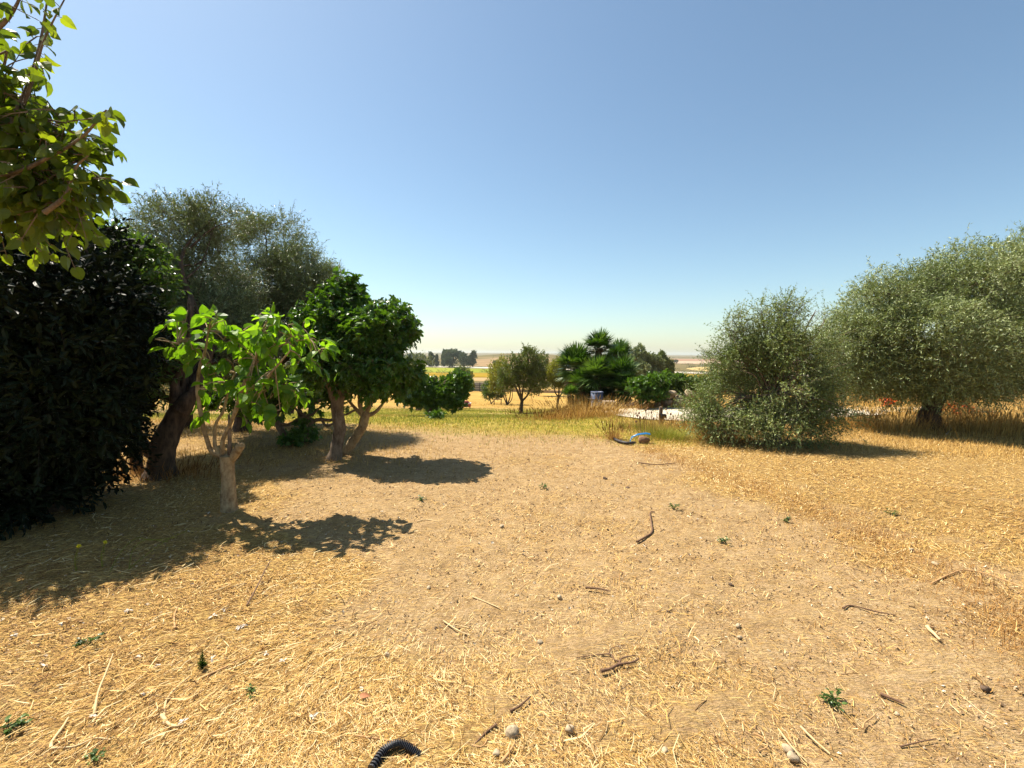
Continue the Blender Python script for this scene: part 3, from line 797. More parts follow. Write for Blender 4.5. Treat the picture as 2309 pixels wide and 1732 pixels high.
T = ppath([(776, 1029), (790, 1005), (805, 982), (815, 965), (822, 945), (828, 930)], Y, [0, -.02, -.05, -.08, -.1, -.1])
def figB(root, tm, cm, wm):
    for i_, (P_, R_) in enumerate([([(820, 940), (805, 925), (790, 908), (777, 894)], [.04, .03, .022, .015]), ([(818, 935), (813, 921), (810, 895), (809, 860)], [.045, .035, .03, .025]),
                   ([(828, 938), (848, 928), (865, 908), (880, 890)], [.035, .028, .02, .012]), ([(815, 928), (800, 925), (785, 933), (775, 936)], [.022, .02, .018, .015]), ([(828, 930), (832, 905), (842, 880), (850, 850)], [.03, .024, .02, .015])]):
        tube(tm, ppath(P_, Y - .1), R_, seg=8, rough=.1, seed=20 + i_)
tree('fig_tree', 'fig with a pale leaning trunk beside the dark upright one', 'fig tree', b, [(T, [.075, .072, .07, .065, .072, .06])],
     [pb(865, 760, 58, 55, 7.0, .55), pb(895, 800, 38, 55, 7.0, .45), pb(850, 715, 38, 22, 7.0, .4), pb(860, 840, 60, 45, 6.8, .5), pb(905, 850, 28, 35, 7, .3, .8), pb(830, 770, 45, 50, 6.8, .4), pb(885, 725, 28, 28, 7, .3, .8)],
     M['fig'], M['bark_pale'], 171, fg(760), r_limb=.03, n_sub=8, extra=figB)
# low spreading fig
b = gnd(652, 1000); Y = float(b[1])
def figC(root, tm, cm, wm):
    tube(tm, ppath([(684, 996), (690, 980), (700, 962), (706, 950), (722, 946), (745, 948), (762, 940), (775, 925)], Y), [.05, .045, .04, .035, .032, .028, .024, .015], seg=8, rough=.15, seed=31)
    tube(tm, ppath([(634, 956), (650, 958), (668, 948), (686, 940), (705, 934), (725, 915)], Y), [.035, .03, .028, .025, .02, .012], seg=8, rough=.12, seed=32)
    tube(tm, ppath([(706, 950), (690, 938), (670, 925), (655, 905), (645, 880)], Y), [.03, .026, .022, .018, .01], seg=8, rough=.12, seed=33)
    tube(tm, ppath([(622, 945), (610, 925), (590, 905), (570, 890)], Y), [.035, .03, .022, .012], seg=8, rough=.12, seed=34)
    tube(tm, ppath([(626, 935), (635, 915), (650, 895), (660, 870)], Y), [.03, .025, .02, .012], seg=8, rough=.12, seed=35)
    tube(tm, ppath([(725, 947), (735, 960), (748, 957), (765, 945)], Y), [.022, .022, .02, .012], seg=7, rough=.1, seed=36)
    sm = MB(); foliage(sm, [pb(672, 995, 34, 17, Y - .1, .2), pb(690, 965, 14, 14, Y, .1, .6)], 185, **fg(60, leaf=.09, up=.9, shell=.2))
    tag(sm.build('suckers', M['fig'], root, smooth=False), None)
tree('fig_tree', 'low spreading fig with forked stems and leafy suckers at its foot', 'fig tree', b,
     [(ppath([(655, 1003), (645, 985), (633, 968), (625, 950), (620, 932)], Y), [.075, .07, .062, .06, .05])],
     [pb(640, 870, 70, 36, Y, .6), pb(560, 880, 50, 30, Y, .5), pb(720, 870, 50, 45, Y, .5), pb(500, 900, 40, 28, Y + .3, .5), pb(600, 915, 45, 20, Y, .4, .6), pb(745, 905, 25, 25, Y, .3, .6), pb(680, 890, 50, 30, Y + .3, .5, .8)],
     M['fig'], M['bark_mid'], 181, fg(520, leaf=.11), r_limb=.03, n_sub=6, extra=figC)
b = gnd(683, 958); Y = float(b[1])
tree('fig_tree', 'small twin stemmed fig seen through the low spreading one', 'fig tree', b,
     [(ppath([(679, 960), (678, 945), (675, 925)], Y), [.07, .06, .05]), (ppath([(686, 960), (692, 947), (700, 930)], Y), [.06, .055, .045])],
     [pb(665, 890, 45, 28, Y, .6), pb(715, 890, 45, 28, Y, .6), pb(690, 865, 60, 25, Y, .6)], M['fig'], M['bark_dark'], 191, fg(260, leaf=.13), r_limb=.03, n_sub=4)

# big dark laurel mass on the left
M['shaded_twig'] = plain_mat('shaded_twig', (.012, .009, .006), .9, .2)  # twig colour blackened to carry the shade inside the backlit crown
LA = dict(lpt=10, twig_len=.22, leaf=.085, wr=.42, kind='oval', up=.35, out=.8, rand=.7, droop=.25, gap=-1.2, spread=.8, flat=.3, twig_r=.003, lump=.16)
b = gnd(60, 1150); b = np.array([-4.55, 4.6, float(hh(-4.55, 4.6))])
tree('laurel_tree', 'huge evergreen shaded nearly black and leafing to the ground at the left edge', 'laurel tree', b,
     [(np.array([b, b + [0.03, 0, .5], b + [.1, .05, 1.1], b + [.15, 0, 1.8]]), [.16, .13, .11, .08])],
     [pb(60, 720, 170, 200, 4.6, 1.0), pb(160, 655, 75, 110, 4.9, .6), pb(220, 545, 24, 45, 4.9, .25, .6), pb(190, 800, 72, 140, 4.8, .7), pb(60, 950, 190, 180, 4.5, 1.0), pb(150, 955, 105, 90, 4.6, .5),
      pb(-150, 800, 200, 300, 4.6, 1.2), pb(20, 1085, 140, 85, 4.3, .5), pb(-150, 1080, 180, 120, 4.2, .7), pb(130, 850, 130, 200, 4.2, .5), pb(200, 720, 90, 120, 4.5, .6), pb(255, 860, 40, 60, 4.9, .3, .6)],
     M['laurel'], M['bark_dark'], 201, dict(LA, twigs=8600, shell=.3), r_limb=.05, n_sub=2, twigm='shaded_twig')
b = np.array([*at(300, 900, 6.1)[:2], 0]); b[2] = float(hh(b[0], b[1]))
tree('bay_tree', 'glossy green tree wedged between the black evergreen and the old olive', 'bay tree', b,
     [(np.array([b, b + [.02, 0, .6], b + [0, 0, 1.3]]), [.07, .06, .05])],
     [pb(285, 620, 50, 75, 5.6, .5), pb(315, 590, 20, 45, 5.7, .25, .5), pb(290, 720, 60, 90, 5.7, .5), pb(250, 560, 30, 30, 5.6, .3, .5), pb(300, 830, 60, 70, 5.8, .4)],
     M['laurel_lit'], M['bark_dark'], 211, dict(LA, twigs=1100, leaf=.075, up=.7, gap=-.5, lump=.28), r_limb=.03, n_sub=6)

# round leaved tree hanging in from the upper left
Yq = 1.9
bq = np.array([-3.4, 1.75, 0.0]); bq[2] = float(hh(bq[0], bq[1]))
def qbr(root, tm, cm, wm):
    r = rng(222)
    for i_, (P_, R_) in enumerate([([(-330, 300), (-120, 260), (20, 280), (70, 190), (100, 90), (155, -20)], [.018, .012, .008, .006, .004, .002]),
                                   ([(20, 280), (60, 200), (90, 100), (108, -10)], [.008, .007, .005, .003]),
                                   ([(-200, 420), (0, 400), (120, 350), (190, 305), (226, 262), (240, 248)], [.015, .009, .006, .005, .0035, .002]),
                                   ([(-200, 420), (-40, 470), (60, 480), (120, 455), (165, 450)], [.015, .010, .006, .004, .002]),
                                   ([(-200, 420), (30, 440), (110, 395), (200, 350), (230, 330)], [.012, .008, .005, .004, .002]),
                                   ([(-120, 260), (-60, 120), (20, 40), (60, -40)], [.015, .010, .006, .003]),
                                   ([(100, 480), (150, 440), (170, 380), (200, 350)], [.010, .008, .005, .003])]):
        P = ppath(P_, Yq, list(np.linspace(-.1, .15 * math.sin(i_ * 2), len(P_))))
        tube(tm, P, R_, seg=7, rough=.08, seed=40 + i_)
        SP, _ = smooth_path(P, np.ones(len(P)), 6)
        SP = SP[len(SP) // 3:]
        n = 16
        k = r.integers(0, len(SP), n); p = SP[k]
        d = nrm(r.normal(size=(n, 3)) * [1, .8, .6] + [.25, 0, -.35])
        sticks(wm, p, p + d * .022, .0016, .0013, .4)
        leaves(cm, p + d * .022, nrm(d + [0, 0, -.5]), nrm(r.normal(size=(n, 3)) + [0, -.7, .7]), .036 + .024 * r.random(n), .78, 'broad', r.random(n) * .8 + .1)
tree('quince_tree', 'overhanging tree with round dull green leaves at the upper left corner', 'quince tree', bq,
     [(np.array([bq, bq + [.05, 0, .7], bq + [.15, 0, 1.4], bq + [.25, .02, 1.9]]), [.09, .075, .065, .055]), (np.vstack([bq + [.15, 0, 1.4], ppath([(-420, 500), (-300, 430), (-200, 420)], Yq)]), [.05, .04, .033, .026]),
      (np.vstack([bq + [.22, 0, 1.75], ppath([(-520, 340), (-400, 310), (-330, 300)], Yq)]), [.05, .042, .036, .03])],
     [pb(60, 340, 100, 85, Yq, 0.22, 1.2), pb(132, 372, 60, 80, Yq, 0.19, 1.1), pb(45, 435, 110, 60, Yq, 0.22, 1.1), pb(150, 285, 40, 35, Yq, 0.15, .5), pb(20, 130, 60, 110, Yq, 0.19, .3), pb(-150, 330, 160, 260, Yq, 0.38, 1), pb(60, 240, 60, 45, Yq, 0.19, .6), pb(115, 450, 50, 35, Yq, 0.15, .8), pb(-180, 60, 120, 160, Yq, 0.30, .4)],
     M['quince'], M['bark_mid'], 221, dict(twigs=420, lpt=5, twig_len=.12, leaf=.051, wr=.82, kind='broad', up=.1, out=.4, rand=.9, droop=.4, gap=-2, shell=.1, spread=.9, flat=.2, twig_r=.003, lump=.2, petiole=.018), n_sub=4, r_limb=.012, fork=ppath([(-200, 420), (-330, 300)], Yq), extra=qbr, rough=.08)

# wild olive bush on the right
b = gnd(1745, 1000); Y = float(b[1])
BB = [pb(1720, 850, 85, 75, Y, .75), pb(1655, 915, 80, 60, Y, .6), pb(1605, 945, 50, 38, Y, .4, .8), pb(1800, 850, 65, 62, Y, .55, .9), pb(1845, 925, 58, 52, Y, .5, .8), pb(1750, 945, 100, 48, Y - .2, .6, 1.1), pb(1745, 765, 60, 42, Y, .45, .9), pb(1770, 815, 90, 50, Y, .6, .9), pb(1690, 825, 55, 45, Y, .5, .8), pb(1820, 895, 60, 50, Y - .1, .5, .8),
      pb(1825, 785, 48, 34, Y + .1, .45, .6), pb(1780, 720, 44, 26, Y, .28, .5), pb(1672, 762, 26, 26, Y, .2, .4), pb(1845, 985, 55, 16, Y - .2, .4, .8), pb(1665, 815, 45, 42, Y, .4, .7), pb(1800, 698, 26, 18, Y, .15, .45), pb(1760, 695, 14, 18, Y, .12, .4),
      pb(1840, 700, 26, 9, Y, .12, .35), pb(1652, 725, 10, 26, Y, .1, .35), pb(1618, 795, 24, 9, Y, .1, .4), pb(1645, 760, 16, 22, Y, .12, .4), pb(1700, 715, 12, 24, Y, .12, .35), pb(1580, 900, 34, 20, Y + .2, .3, .5), pb(1815, 690, 12, 26, Y, .1, .5), pb(1770, 690, 10, 26, Y, .1, .5), pb(1715, 700, 9, 26, Y, .1, .45), pb(1670, 720, 9, 26, Y, .1, .45), pb(1635, 745, 9, 20, Y, .1, .4), pb(1870, 860, 26, 30, Y, .3, .5)]
def bush_x(root, tm, cm, wm):
    r = rng(233)
    bb = np.array(b)
    for i_ in range(24):      # long arching whips
        a = r.uniform(-math.pi, math.pi); L = r.uniform(.9, 1.5); e = bb + np.array([math.cos(a) * L, math.sin(a) * L * .7, r.uniform(.1, 1.6)])
        m_ = (bb + e) / 2 + np.array([0, 0, .45])
        tube(tm, [bb + r.normal(size=3) * [.08, .08, 0], m_, e], [.014, .009, .003], seg=5, sub=6, cap=False)
tree('wild_olive_bush', 'big untidy grey green bush with whippy shoots right of the path', 'bush', b,
     [(ppath([(1745, 1004), (1742, 970), (1735, 930), (1738, 890)], Y), [.06, .05, .045, .04]), (ppath([(1752, 1004), (1765, 960), (1790, 910)], Y), [.045, .035, .025]), (ppath([(1738, 1003), (1715, 965), (1680, 920)], Y), [.04, .03, .022])],
     BB, M['shrub'], M['bark_mid'], 231, dict(twigs=10500, lpt=13, twig_len=.27, leaf=.038, wr=.38, kind='thin', up=.4, out=.9, rand=.9, droop=.1, gap=-.16, spread=.8, flat=.3, lump=.46, shell=.3, twig_r=.0018, gapf=3.0),
     r_limb=.02, n_sub=5, extra=bush_x)

# large olive at the right edge
b = gnd(2095, 968); Y = float(b[1])
T = ppath([(2095, 973), (2094, 950), (2098, 925), (2108, 900), (2120, 880)], Y)
def oliveR(root, tm, cm, wm):
    tube(tm, ppath([(2100, 920), (2085, 890), (2060, 860), (2030, 830)], Y), [.13, .10, .08, .05], seg=9, rough=.15, seed=51)
    tube(tm, ppath([(2075, 968), (2078, 945), (2074, 925)], Y, [-.05] * 3), [.07, .06, .03], seg=8, rough=.2, seed=52)
tree('olive_tree', 'large rounded silvery olive standing at the right edge', 'olive tree', b, [(T, [.27, .21, .19, .19, .18])],
     [pb(1935, 800, 70, 85, Y, .9), pb(1965, 700, 60, 60, Y, .8, .8), pb(1990, 840, 80, 60, Y, .9), pb(2050, 740, 95, 110, Y, 1.2), pb(2130, 690, 90, 95, Y, 1.3), pb(2240, 670, 110, 100, Y, 1.4), pb(2370, 640, 130, 100, Y, 1.5), pb(2070, 850, 80, 60, Y - .2, .9),
      pb(2160, 800, 130, 90, Y - .4, 1.3), pb(2280, 780, 130, 90, Y - .4, 1.4), pb(2180, 860, 120, 45, Y - .2, .9), pb(2110, 745, 70, 70, Y - .9, .8, 1.3), pb(2150, 800, 90, 60, Y - .8, .8), pb(2290, 868, 70, 30, Y, .8, .6), pb(2440, 780, 150, 130, Y, 1.6), pb(1900, 750, 40, 50, Y, .5, .6), pb(2180, 600, 60, 35, Y, .6, .5), pb(2300, 575, 60, 35, Y, .6, .5), pb(1960, 640, 30, 30, Y, .4, .3), pb(2060, 640, 50, 40, Y, .6, .4)],
     M['olive'], M['bark_dark'], 241, ol(27000, lpt=12, twig_len=.32, leaf=.066, wr=.24, gap=-.62, gapf=1.5, lump=.32, up=.5, shell=.4, twig_r=.0016), r_limb=.06, n_sub=2, extra=oliveR)

# ------------------------------------------------------------------ orchard in the middle distance
def mid(name, label, cat, base_px, stems, bl, mat, bark, seed, twigs, leaf=.09, wr=.42, lpt=8, kind='oval', tl=.3, group=None, up=.8, dY=0, **k):
    b = gnd(*base_px); Y = float(b[1])
    tr = []; twigs = int(twigs * 1.5); leaf = leaf * max(1.0, (Y / 24) ** .6)
    for P_, R_ in stems:
        P = ppath(P_, Y); tr.append((P, R_))
    tr[0][0][0] = b + np.array([0, 0, -.03])
    blobs = [pb(*(x[:4]), Y + (x[4] if len(x) > 4 else 0), None, x[5] if len(x) > 5 else 1.0) for x in bl]
    fk = [p[-1] for p, _ in tr] if len(tr) > 1 else tr[0][0][-1]
    return tree(name, label, cat, b, tr, blobs, mat, bark, seed, dict(twigs=twigs, lpt=lpt, twig_len=tl, leaf=leaf, wr=wr, kind=kind, up=up, out=.6, rand=.6, droop=.1, gap=-.4, spread=.8, flat=.3, lump=.28, twig_r=.006, gapf=1.2),
                group=group, r_limb=.05, n_sub=5, fork=np.array(fk), rough=.1, seg=8, **k)
mid('almond_tree', 'tallest almond tree with feathery top and dark forked trunk in the middle', 'almond tree', (1175, 931),
    [([(1175, 931), (1176, 915), (1177, 902)], [.10, .085, .08]), ([(1177, 905), (1168, 885), (1160, 868), (1148, 855)], [.07, .055, .045, .03]), ([(1177, 903), (1178, 885), (1182, 860), (1190, 830)], [.05, .045, .035, .02]), ([(1178, 904), (1190, 890), (1196, 870), (1200, 840)], [.06, .045, .035, .02])],
    [(1150, 845, 28, 38), (1192, 815, 19, 34), (1190, 785, 9, 18, 0, .8), (1210, 850, 22, 36), (1180, 850, 22, 26), (1140, 870, 18, 22, 0, .6), (1200, 880, 18, 18, 0, .6), (1202, 800, 6, 18, 0, .5), (1165, 830, 12, 24, 0, .6)],
    M['almond'], M['bark_dark'], 301, 1500, tl=.28, leaf=.085, up=1.2)
mid('almond_tree', 'many stemmed yellowish almond left of the tallest one', 'almond tree', (1143, 913),
    [([(1143, 913), (1142, 902), (1137, 880)], [.07, .05, .03]), ([(1143, 912), (1136, 895), (1131, 870)], [.05, .04, .025]), ([(1144, 912), (1150, 895), (1152, 870)], [.05, .04, .025]), ([(1145, 912), (1154, 900), (1156, 878)], [.04, .03, .02])],
    [(1122, 850, 20, 28), (1135, 835, 18, 24), (1120, 875, 15, 14), (1150, 870, 18, 16, 0, .7)], M['almond_yellow'], M['bark_dark'], 311, 650, up=1.0)
mid('pomegranate_bush', 'bright green leafy bush by the small wooden trestle', 'bush', (1108, 911),
    [([(1108, 911), (1105, 902), (1100, 890)], [.05, .04, .03]), ([(1108, 910), (1114, 903), (1124, 895)], [.04, .03, .02])],
    [(1104, 878, 17, 18), (1116, 865, 14, 14), (1120, 890, 15, 12), (1100, 890, 10, 12, 0, .7)], M['laurel_lit'], M['bark_mid'], 321, 420, leaf=.1, wr=.5, up=.8)
mid('almond_tree', 'dark almond directly behind the tallest one on its right', 'almond tree', (1214, 893),
    [([(1214, 893), (1217, 883), (1222, 872)], [.09, .07, .05]), ([(1214, 892), (1220, 882), (1230, 872)], [.06, .05, .04])],
    [(1222, 835, 17, 30), (1232, 855, 14, 24), (1212, 860, 14, 20), (1228, 812, 10, 16, 0, .7)], M['almond'], M['bark_dark'], 331, 520, leaf=.12, tl=.4, up=1.0)
mid('almond_tree', 'slender olive coloured almond on a crooked thin trunk beside the palms', 'almond tree', (1257, 927),
    [([(1257, 927), (1257, 912), (1260, 895)], [.055, .05, .06]), ([(1260, 896), (1252, 885), (1250, 870)], [.04, .03, .02]), ([(1260, 896), (1268, 884), (1268, 868)], [.04, .03, .02]), ([(1260, 896), (1260, 880), (1260, 865)], [.04, .03, .02])],
    [(1256, 850, 19, 26), (1268, 862, 14, 20), (1248, 868, 11, 14), (1262, 830, 13, 16, 0, .7)], M['almond_yellow'], M['bark_dark'], 341, 620, up=1.3)
mid('fig_tree', 'round low fig on a short stout trunk in the yellow grass', 'fig tree', (968, 940),
    [([(968, 940), (970, 925), (972, 910), (970, 895)], [.12, .11, .10, .09])],
    [(950, 875, 34, 28), (1000, 872, 38, 28), (985, 850, 32, 14), (930, 895, 26, 18), (1025, 890, 24, 28), (970, 900, 45, 16), (1040, 868, 16, 20, 0, .6)], M['fig'], M['bark_mid'], 351, 1150, kind='lobed', leaf=.15, wr=.9, tl=.2, lpt=6, up=.8)
mid('fig_bush', 'dark bushy fig touching the ground beside the red cart', 'fig tree', (1010, 926),
    [([(1010, 926), (1011, 915), (1012, 905)], [.05, .04, .03])], [(1012, 905, 20, 17), (1020, 890, 20, 15), (998, 905, 12, 14)], M['fig'], M['bark_mid'], 361, 330, kind='lobed', leaf=.15, wr=.9, tl=.2, lpt=6)
b = gnd(978, 944)
mb = MB(); foliage(mb, [pb(978, 940, 16, 7, b[1] - .1, .25)], 366, **fg(40, leaf=.1, up=.9))
tag(mb.build('fig_sucker', M['fig'], None, origin=b, smooth=False), 'dark sucker leaves at the foot of the round fig', 'fig shoots')
mid('almond_tree', 'grey green almond rising behind the round fig', 'almond tree', (1040, 888),
    [([(1040, 888), (1041, 875), (1041, 865)], [.12, .1, .08])], [(1041, 845, 19, 18), (1030, 855, 12, 12), (1052, 855, 12, 14), (1042, 870, 12, 8, 0, .5)], M['almond'], M['bark_dark'], 371, 560, leaf=.13, tl=.4, up=.9)
mid('almond_tree', 'distant small almond with yellowish leaves beside the gate post', 'almond tree', (1063, 884),
    [([(1063, 884), (1063, 876)], [.08, .06])], [(1062, 870, 6, 9)], M['almond_yellow'], M['bark_dark'], 372, 120, leaf=.14, tl=.4)
# more orchard trees further left, seen between trunks
for i_, (bx, by, lab) in enumerate([(-13.5, 17, 'rounded olive left of the orchard seen past the black evergreen'), (-10.0, 21, 'far olive standing in the left orchard row'), (-19, 24, 'outermost olive of the left orchard'),
                                    (-5.2, 26, 'olive low in the left orchard behind the fig trunks'), (13, 27, 'olive behind the rubble wall on the lower ground')]):
    bz = float(hh(bx, by)); b = np.array([bx, by, bz]); s_ = 1.0 if i_ < 4 else .8
    bl = [((bx + dx * s_, by + dy, bz + dz * s_), (rx * s_, rx * s_, rz * s_), 1) for dx, dy, dz, rx, rz in [(-.6, 0, 1.9, .9, .7), (.7, .2, 1.8, .9, .7), (0, -.2, 2.5, .8, .6), (0, .3, 1.5, 1.1, .5)]]
    tree('olive_tree', lab, 'olive tree', b, [(np.array([b, b + [.05, 0, .6], b + [0, 0, 1.2]]), [.18, .14, .12])], bl, M['olive'], M['bark_dark'], 380 + i_, ol(500, lpt=8, leaf=.11, twig_len=.4), r_limb=.06, n_sub=3)
# ------------------------------------------------------------------ fan palms
def fronds(mb, c, n, R, seed, elev0=-.5, elev1=1.4, pet=.42, nb=18, wid=.05, sector=None, droop=.05):
    r = rng(seed); c = np.array(c, float)
    for i in range(n):
        az = r.uniform(0, 2 * math.pi) if sector is None else r.uniform(*sector)
        el = elev0 + (elev1 - elev0) * ((i + r.random()) / n)
        d = np.array([math.cos(az) * math.cos(el), math.sin(az) * math.cos(el), math.sin(el)])
        h = c + d * R * pet * r.uniform(.8, 1.1)
        tube(mb, [c, (c + h) / 2 + np.array([0, 0, .03 * R]), h], [.012, .009, .007], seg=4, sub=3, var=.6, cap=False)
        side = nrm(np.cross(d, [0, 0, 1.0]) + r.normal(size=3) * .1); upv = np.cross(side, d)
        a = np.linspace(-1.75, 1.75, nb) + r.normal(size=nb) * .03
        D = nrm(d[None] * np.cos(a)[:, None] + side[None] * np.sin(a)[:, None] + upv[None] * .22 * r.random((nb, 1)))
        L = R * .72 * (1 - .12 * np.abs(a)) * r.uniform(.85, 1.1, nb)
        w = np.full(nb, wid) * R
        p = np.repeat(h[None], nb, 0)
        bend = np.array([0, 0, -1.0])[None] * (L * droop * (1 + r.random(nb)))[:, None]
        s = nrm(np.cross(D, upv[None] + 0 * D))
        m1 = p + D * (L * .55)[:, None] + bend * .2; e = p + D * L[:, None] + bend
        V = np.stack([p - s * w[:, None] * .3, p + s * w[:, None] * .3, m1 + s * w[:, None] * .6, m1 - s * w[:, None] * .6, e], 1)
        bi = np.arange(nb)[:, None] * 5; n0 = mb.n
        var = np.clip(r.uniform(0, 1) + r.normal(size=nb) * .1, 0, 1)
        mb.add(V.reshape(-1, 3), bi + np.array([[0, 1, 2, 3]]), var)
        mb.f.append(bi + np.array([[3, 2, 4]]) + n0); mb.c.append(var)
M['dead_palm'] = var_mat('dead_palm', [(0, (.10, .06, .035)), (1, (.36, .25, .14))], .8, .1)
def palm(label, px, Y, Rpx, seed, n, skirt=True, group='fan palms in the clump', e0=-.5, tr=.11):
    c = at(px[0], px[1], Y); R = Rpx * Y / FPX
    b = np.array([c[0], c[1], float(hh(c[0], c[1]))])
    root = thing('fan_palm', label, 'palm', b, group)
    tm = MB(); H = c[2] - b[2]
    off = np.array([.12, 0, 0])
    tube(tm, [b + off, b + off * .7 + [0, 0, H * .4], b + [.02, 0, H * .8], c], [tr * 1.3, tr, tr, tr * 1.1], seg=10, rough=.2, seed=seed)
    tm.build('trunk', M['bark_dark'], root)
    cm = MB(); fronds(cm, c, n, R, seed + 1, e0, 1.4)
    cm.build('crown', M['palm'], root, smooth=False)
    if skirt:
        sm = MB(); fronds(sm, c - [0, 0, .12], 14, R * .75, seed + 2, -1.45, -.75, pet=.35, nb=12, droop=.3)
        sm.build('dead_fronds', M['dead_palm'], root, smooth=False)
    return root
PY = 17.0
palm('tallest fan palm with a shaggy skirt of dead fronds on its trunk', (1350, 787), PY, 46, 401, 36, e0=-.35)
palm('fan palm whose head stands just right of the tallest one', (1395, 806), PY + .8, 44, 411, 40)
palm('broad bright fan palm at the left end of the clump', (1300, 830), PY + .3, 58, 421, 54, e0=-.6)
palm('fan palm in front under the tallest palm', (1345, 848), PY - .8, 50, 431, 46, False, e0=-.6)
palm('dark fan palm at the right front of the clump', (1402, 850), PY - .9, 54, 441, 50, False, e0=-.9)
palm('lowest fan palm drooping to the ground on the right', (1412, 880), PY - 1.3, 46, 451, 44, False, e0=-.7)
palm('small low fan palm at the left foot of the clump', (1286, 893), PY - 1.2, 28, 461, 24, False, e0=-.2)
palm('fan palm between the left end and the tall trunk', (1315, 868), PY - .5, 44, 471, 30, True, e0=-.6)
palm('stubby fan palm filling the middle of the clump', (1362, 872), PY - .3, 48, 481, 44, False, e0=-.8)
palm('fan palm behind the middle of the clump', (1375, 838), PY + .5, 44, 491, 40, True, e0=-.5)
palm('short fan palm close behind the blue barrel', (1335, 892), PY - .6, 40, 496, 36, False, e0=-.6)
palm('rear fan palm at the left of the tall shaggy trunk', (1325, 845), PY + 1.0, 46, 498, 36, False, e0=-.6)
# trees and shrubs right of the palms
mid('olive_tree', 'dark bushy tree with an upright tip right of the palms', 'tree', (1450, 905), [([(1450, 905), (1448, 880), (1445, 860)], [.14, .12, .09])],
    [(1440, 830, 26, 36), (1460, 850, 28, 32), (1445, 800, 12, 18, 0, .7), (1420, 820, 14, 28), (1475, 830, 22, 26), (1480, 860, 22, 22)], M['olive_dark'], M['bark_dark'], 501, 2600, leaf=.15, tl=.3)
mid('almond_tree', 'thin topped yellowish tree at the right end of the palm group', 'almond tree', (1500, 893), [([(1500, 893), (1498, 875), (1495, 850)], [.1, .08, .06])],
    [(1490, 825, 16, 22), (1505, 840, 14, 18), (1491, 808, 6, 12, 0, .7), (1510, 825, 7, 9, 0, .5)], M['almond'], M['bark_dark'], 511, 1300, leaf=.16, tl=.4, up=1.2)
mid('fig_bush', 'low dark broad leaved bush left of the heaped rubble', 'bush', (1460, 922), [([(1460, 922), (1458, 905)], [.05, .04])],
    [(1450, 878, 22, 18), (1478, 872, 22, 18), (1465, 895, 24, 14)], M['fig'], M['bark_mid'], 521, 330, kind='lobed', leaf=.12, wr=.9, tl=.2, lpt=6)
mid('fig_bush', 'bright topped broad leaved bush behind the heaped rubble', 'bush', (1520, 916), [([(1520, 916), (1518, 900)], [.05, .04])],
    [(1510, 868, 26, 16), (1535, 872, 24, 18), (1500, 885, 24, 16), (1550, 882, 16, 14)], M['laurel_lit'], M['bark_mid'], 531, 420, kind='lobed', leaf=.12, wr=.9, tl=.2, lpt=6)
mid('reed_bush', 'feathery green reeds between the leafy bush and the big untidy bush', 'reeds', (1590, 916), [([(1590, 916), (1590, 905)], [.02, .015])],
    [(1590, 880, 28, 16), (1625, 878, 26, 18), (1570, 885, 15, 12)], M['laurel_lit'], M['bark_mid'], 541, 420, leaf=.16, wr=.12, kind='thin', tl=.35, up=1.3)
mid('olive_tree', 'pale olive foliage behind the big bush and the right olive', 'olive tree', (1900, 910), [([(1900, 910), (1900, 880)], [.12, .09])],
    [(1880, 820, 40, 50), (1920, 850, 45, 40), (1860, 860, 30, 35), (1950, 870, 40, 30)], M['olive'], M['bark_dark'], 551, 1100, leaf=.075, wr=.22, kind='thin', tl=.3, lpt=10, up=.4)

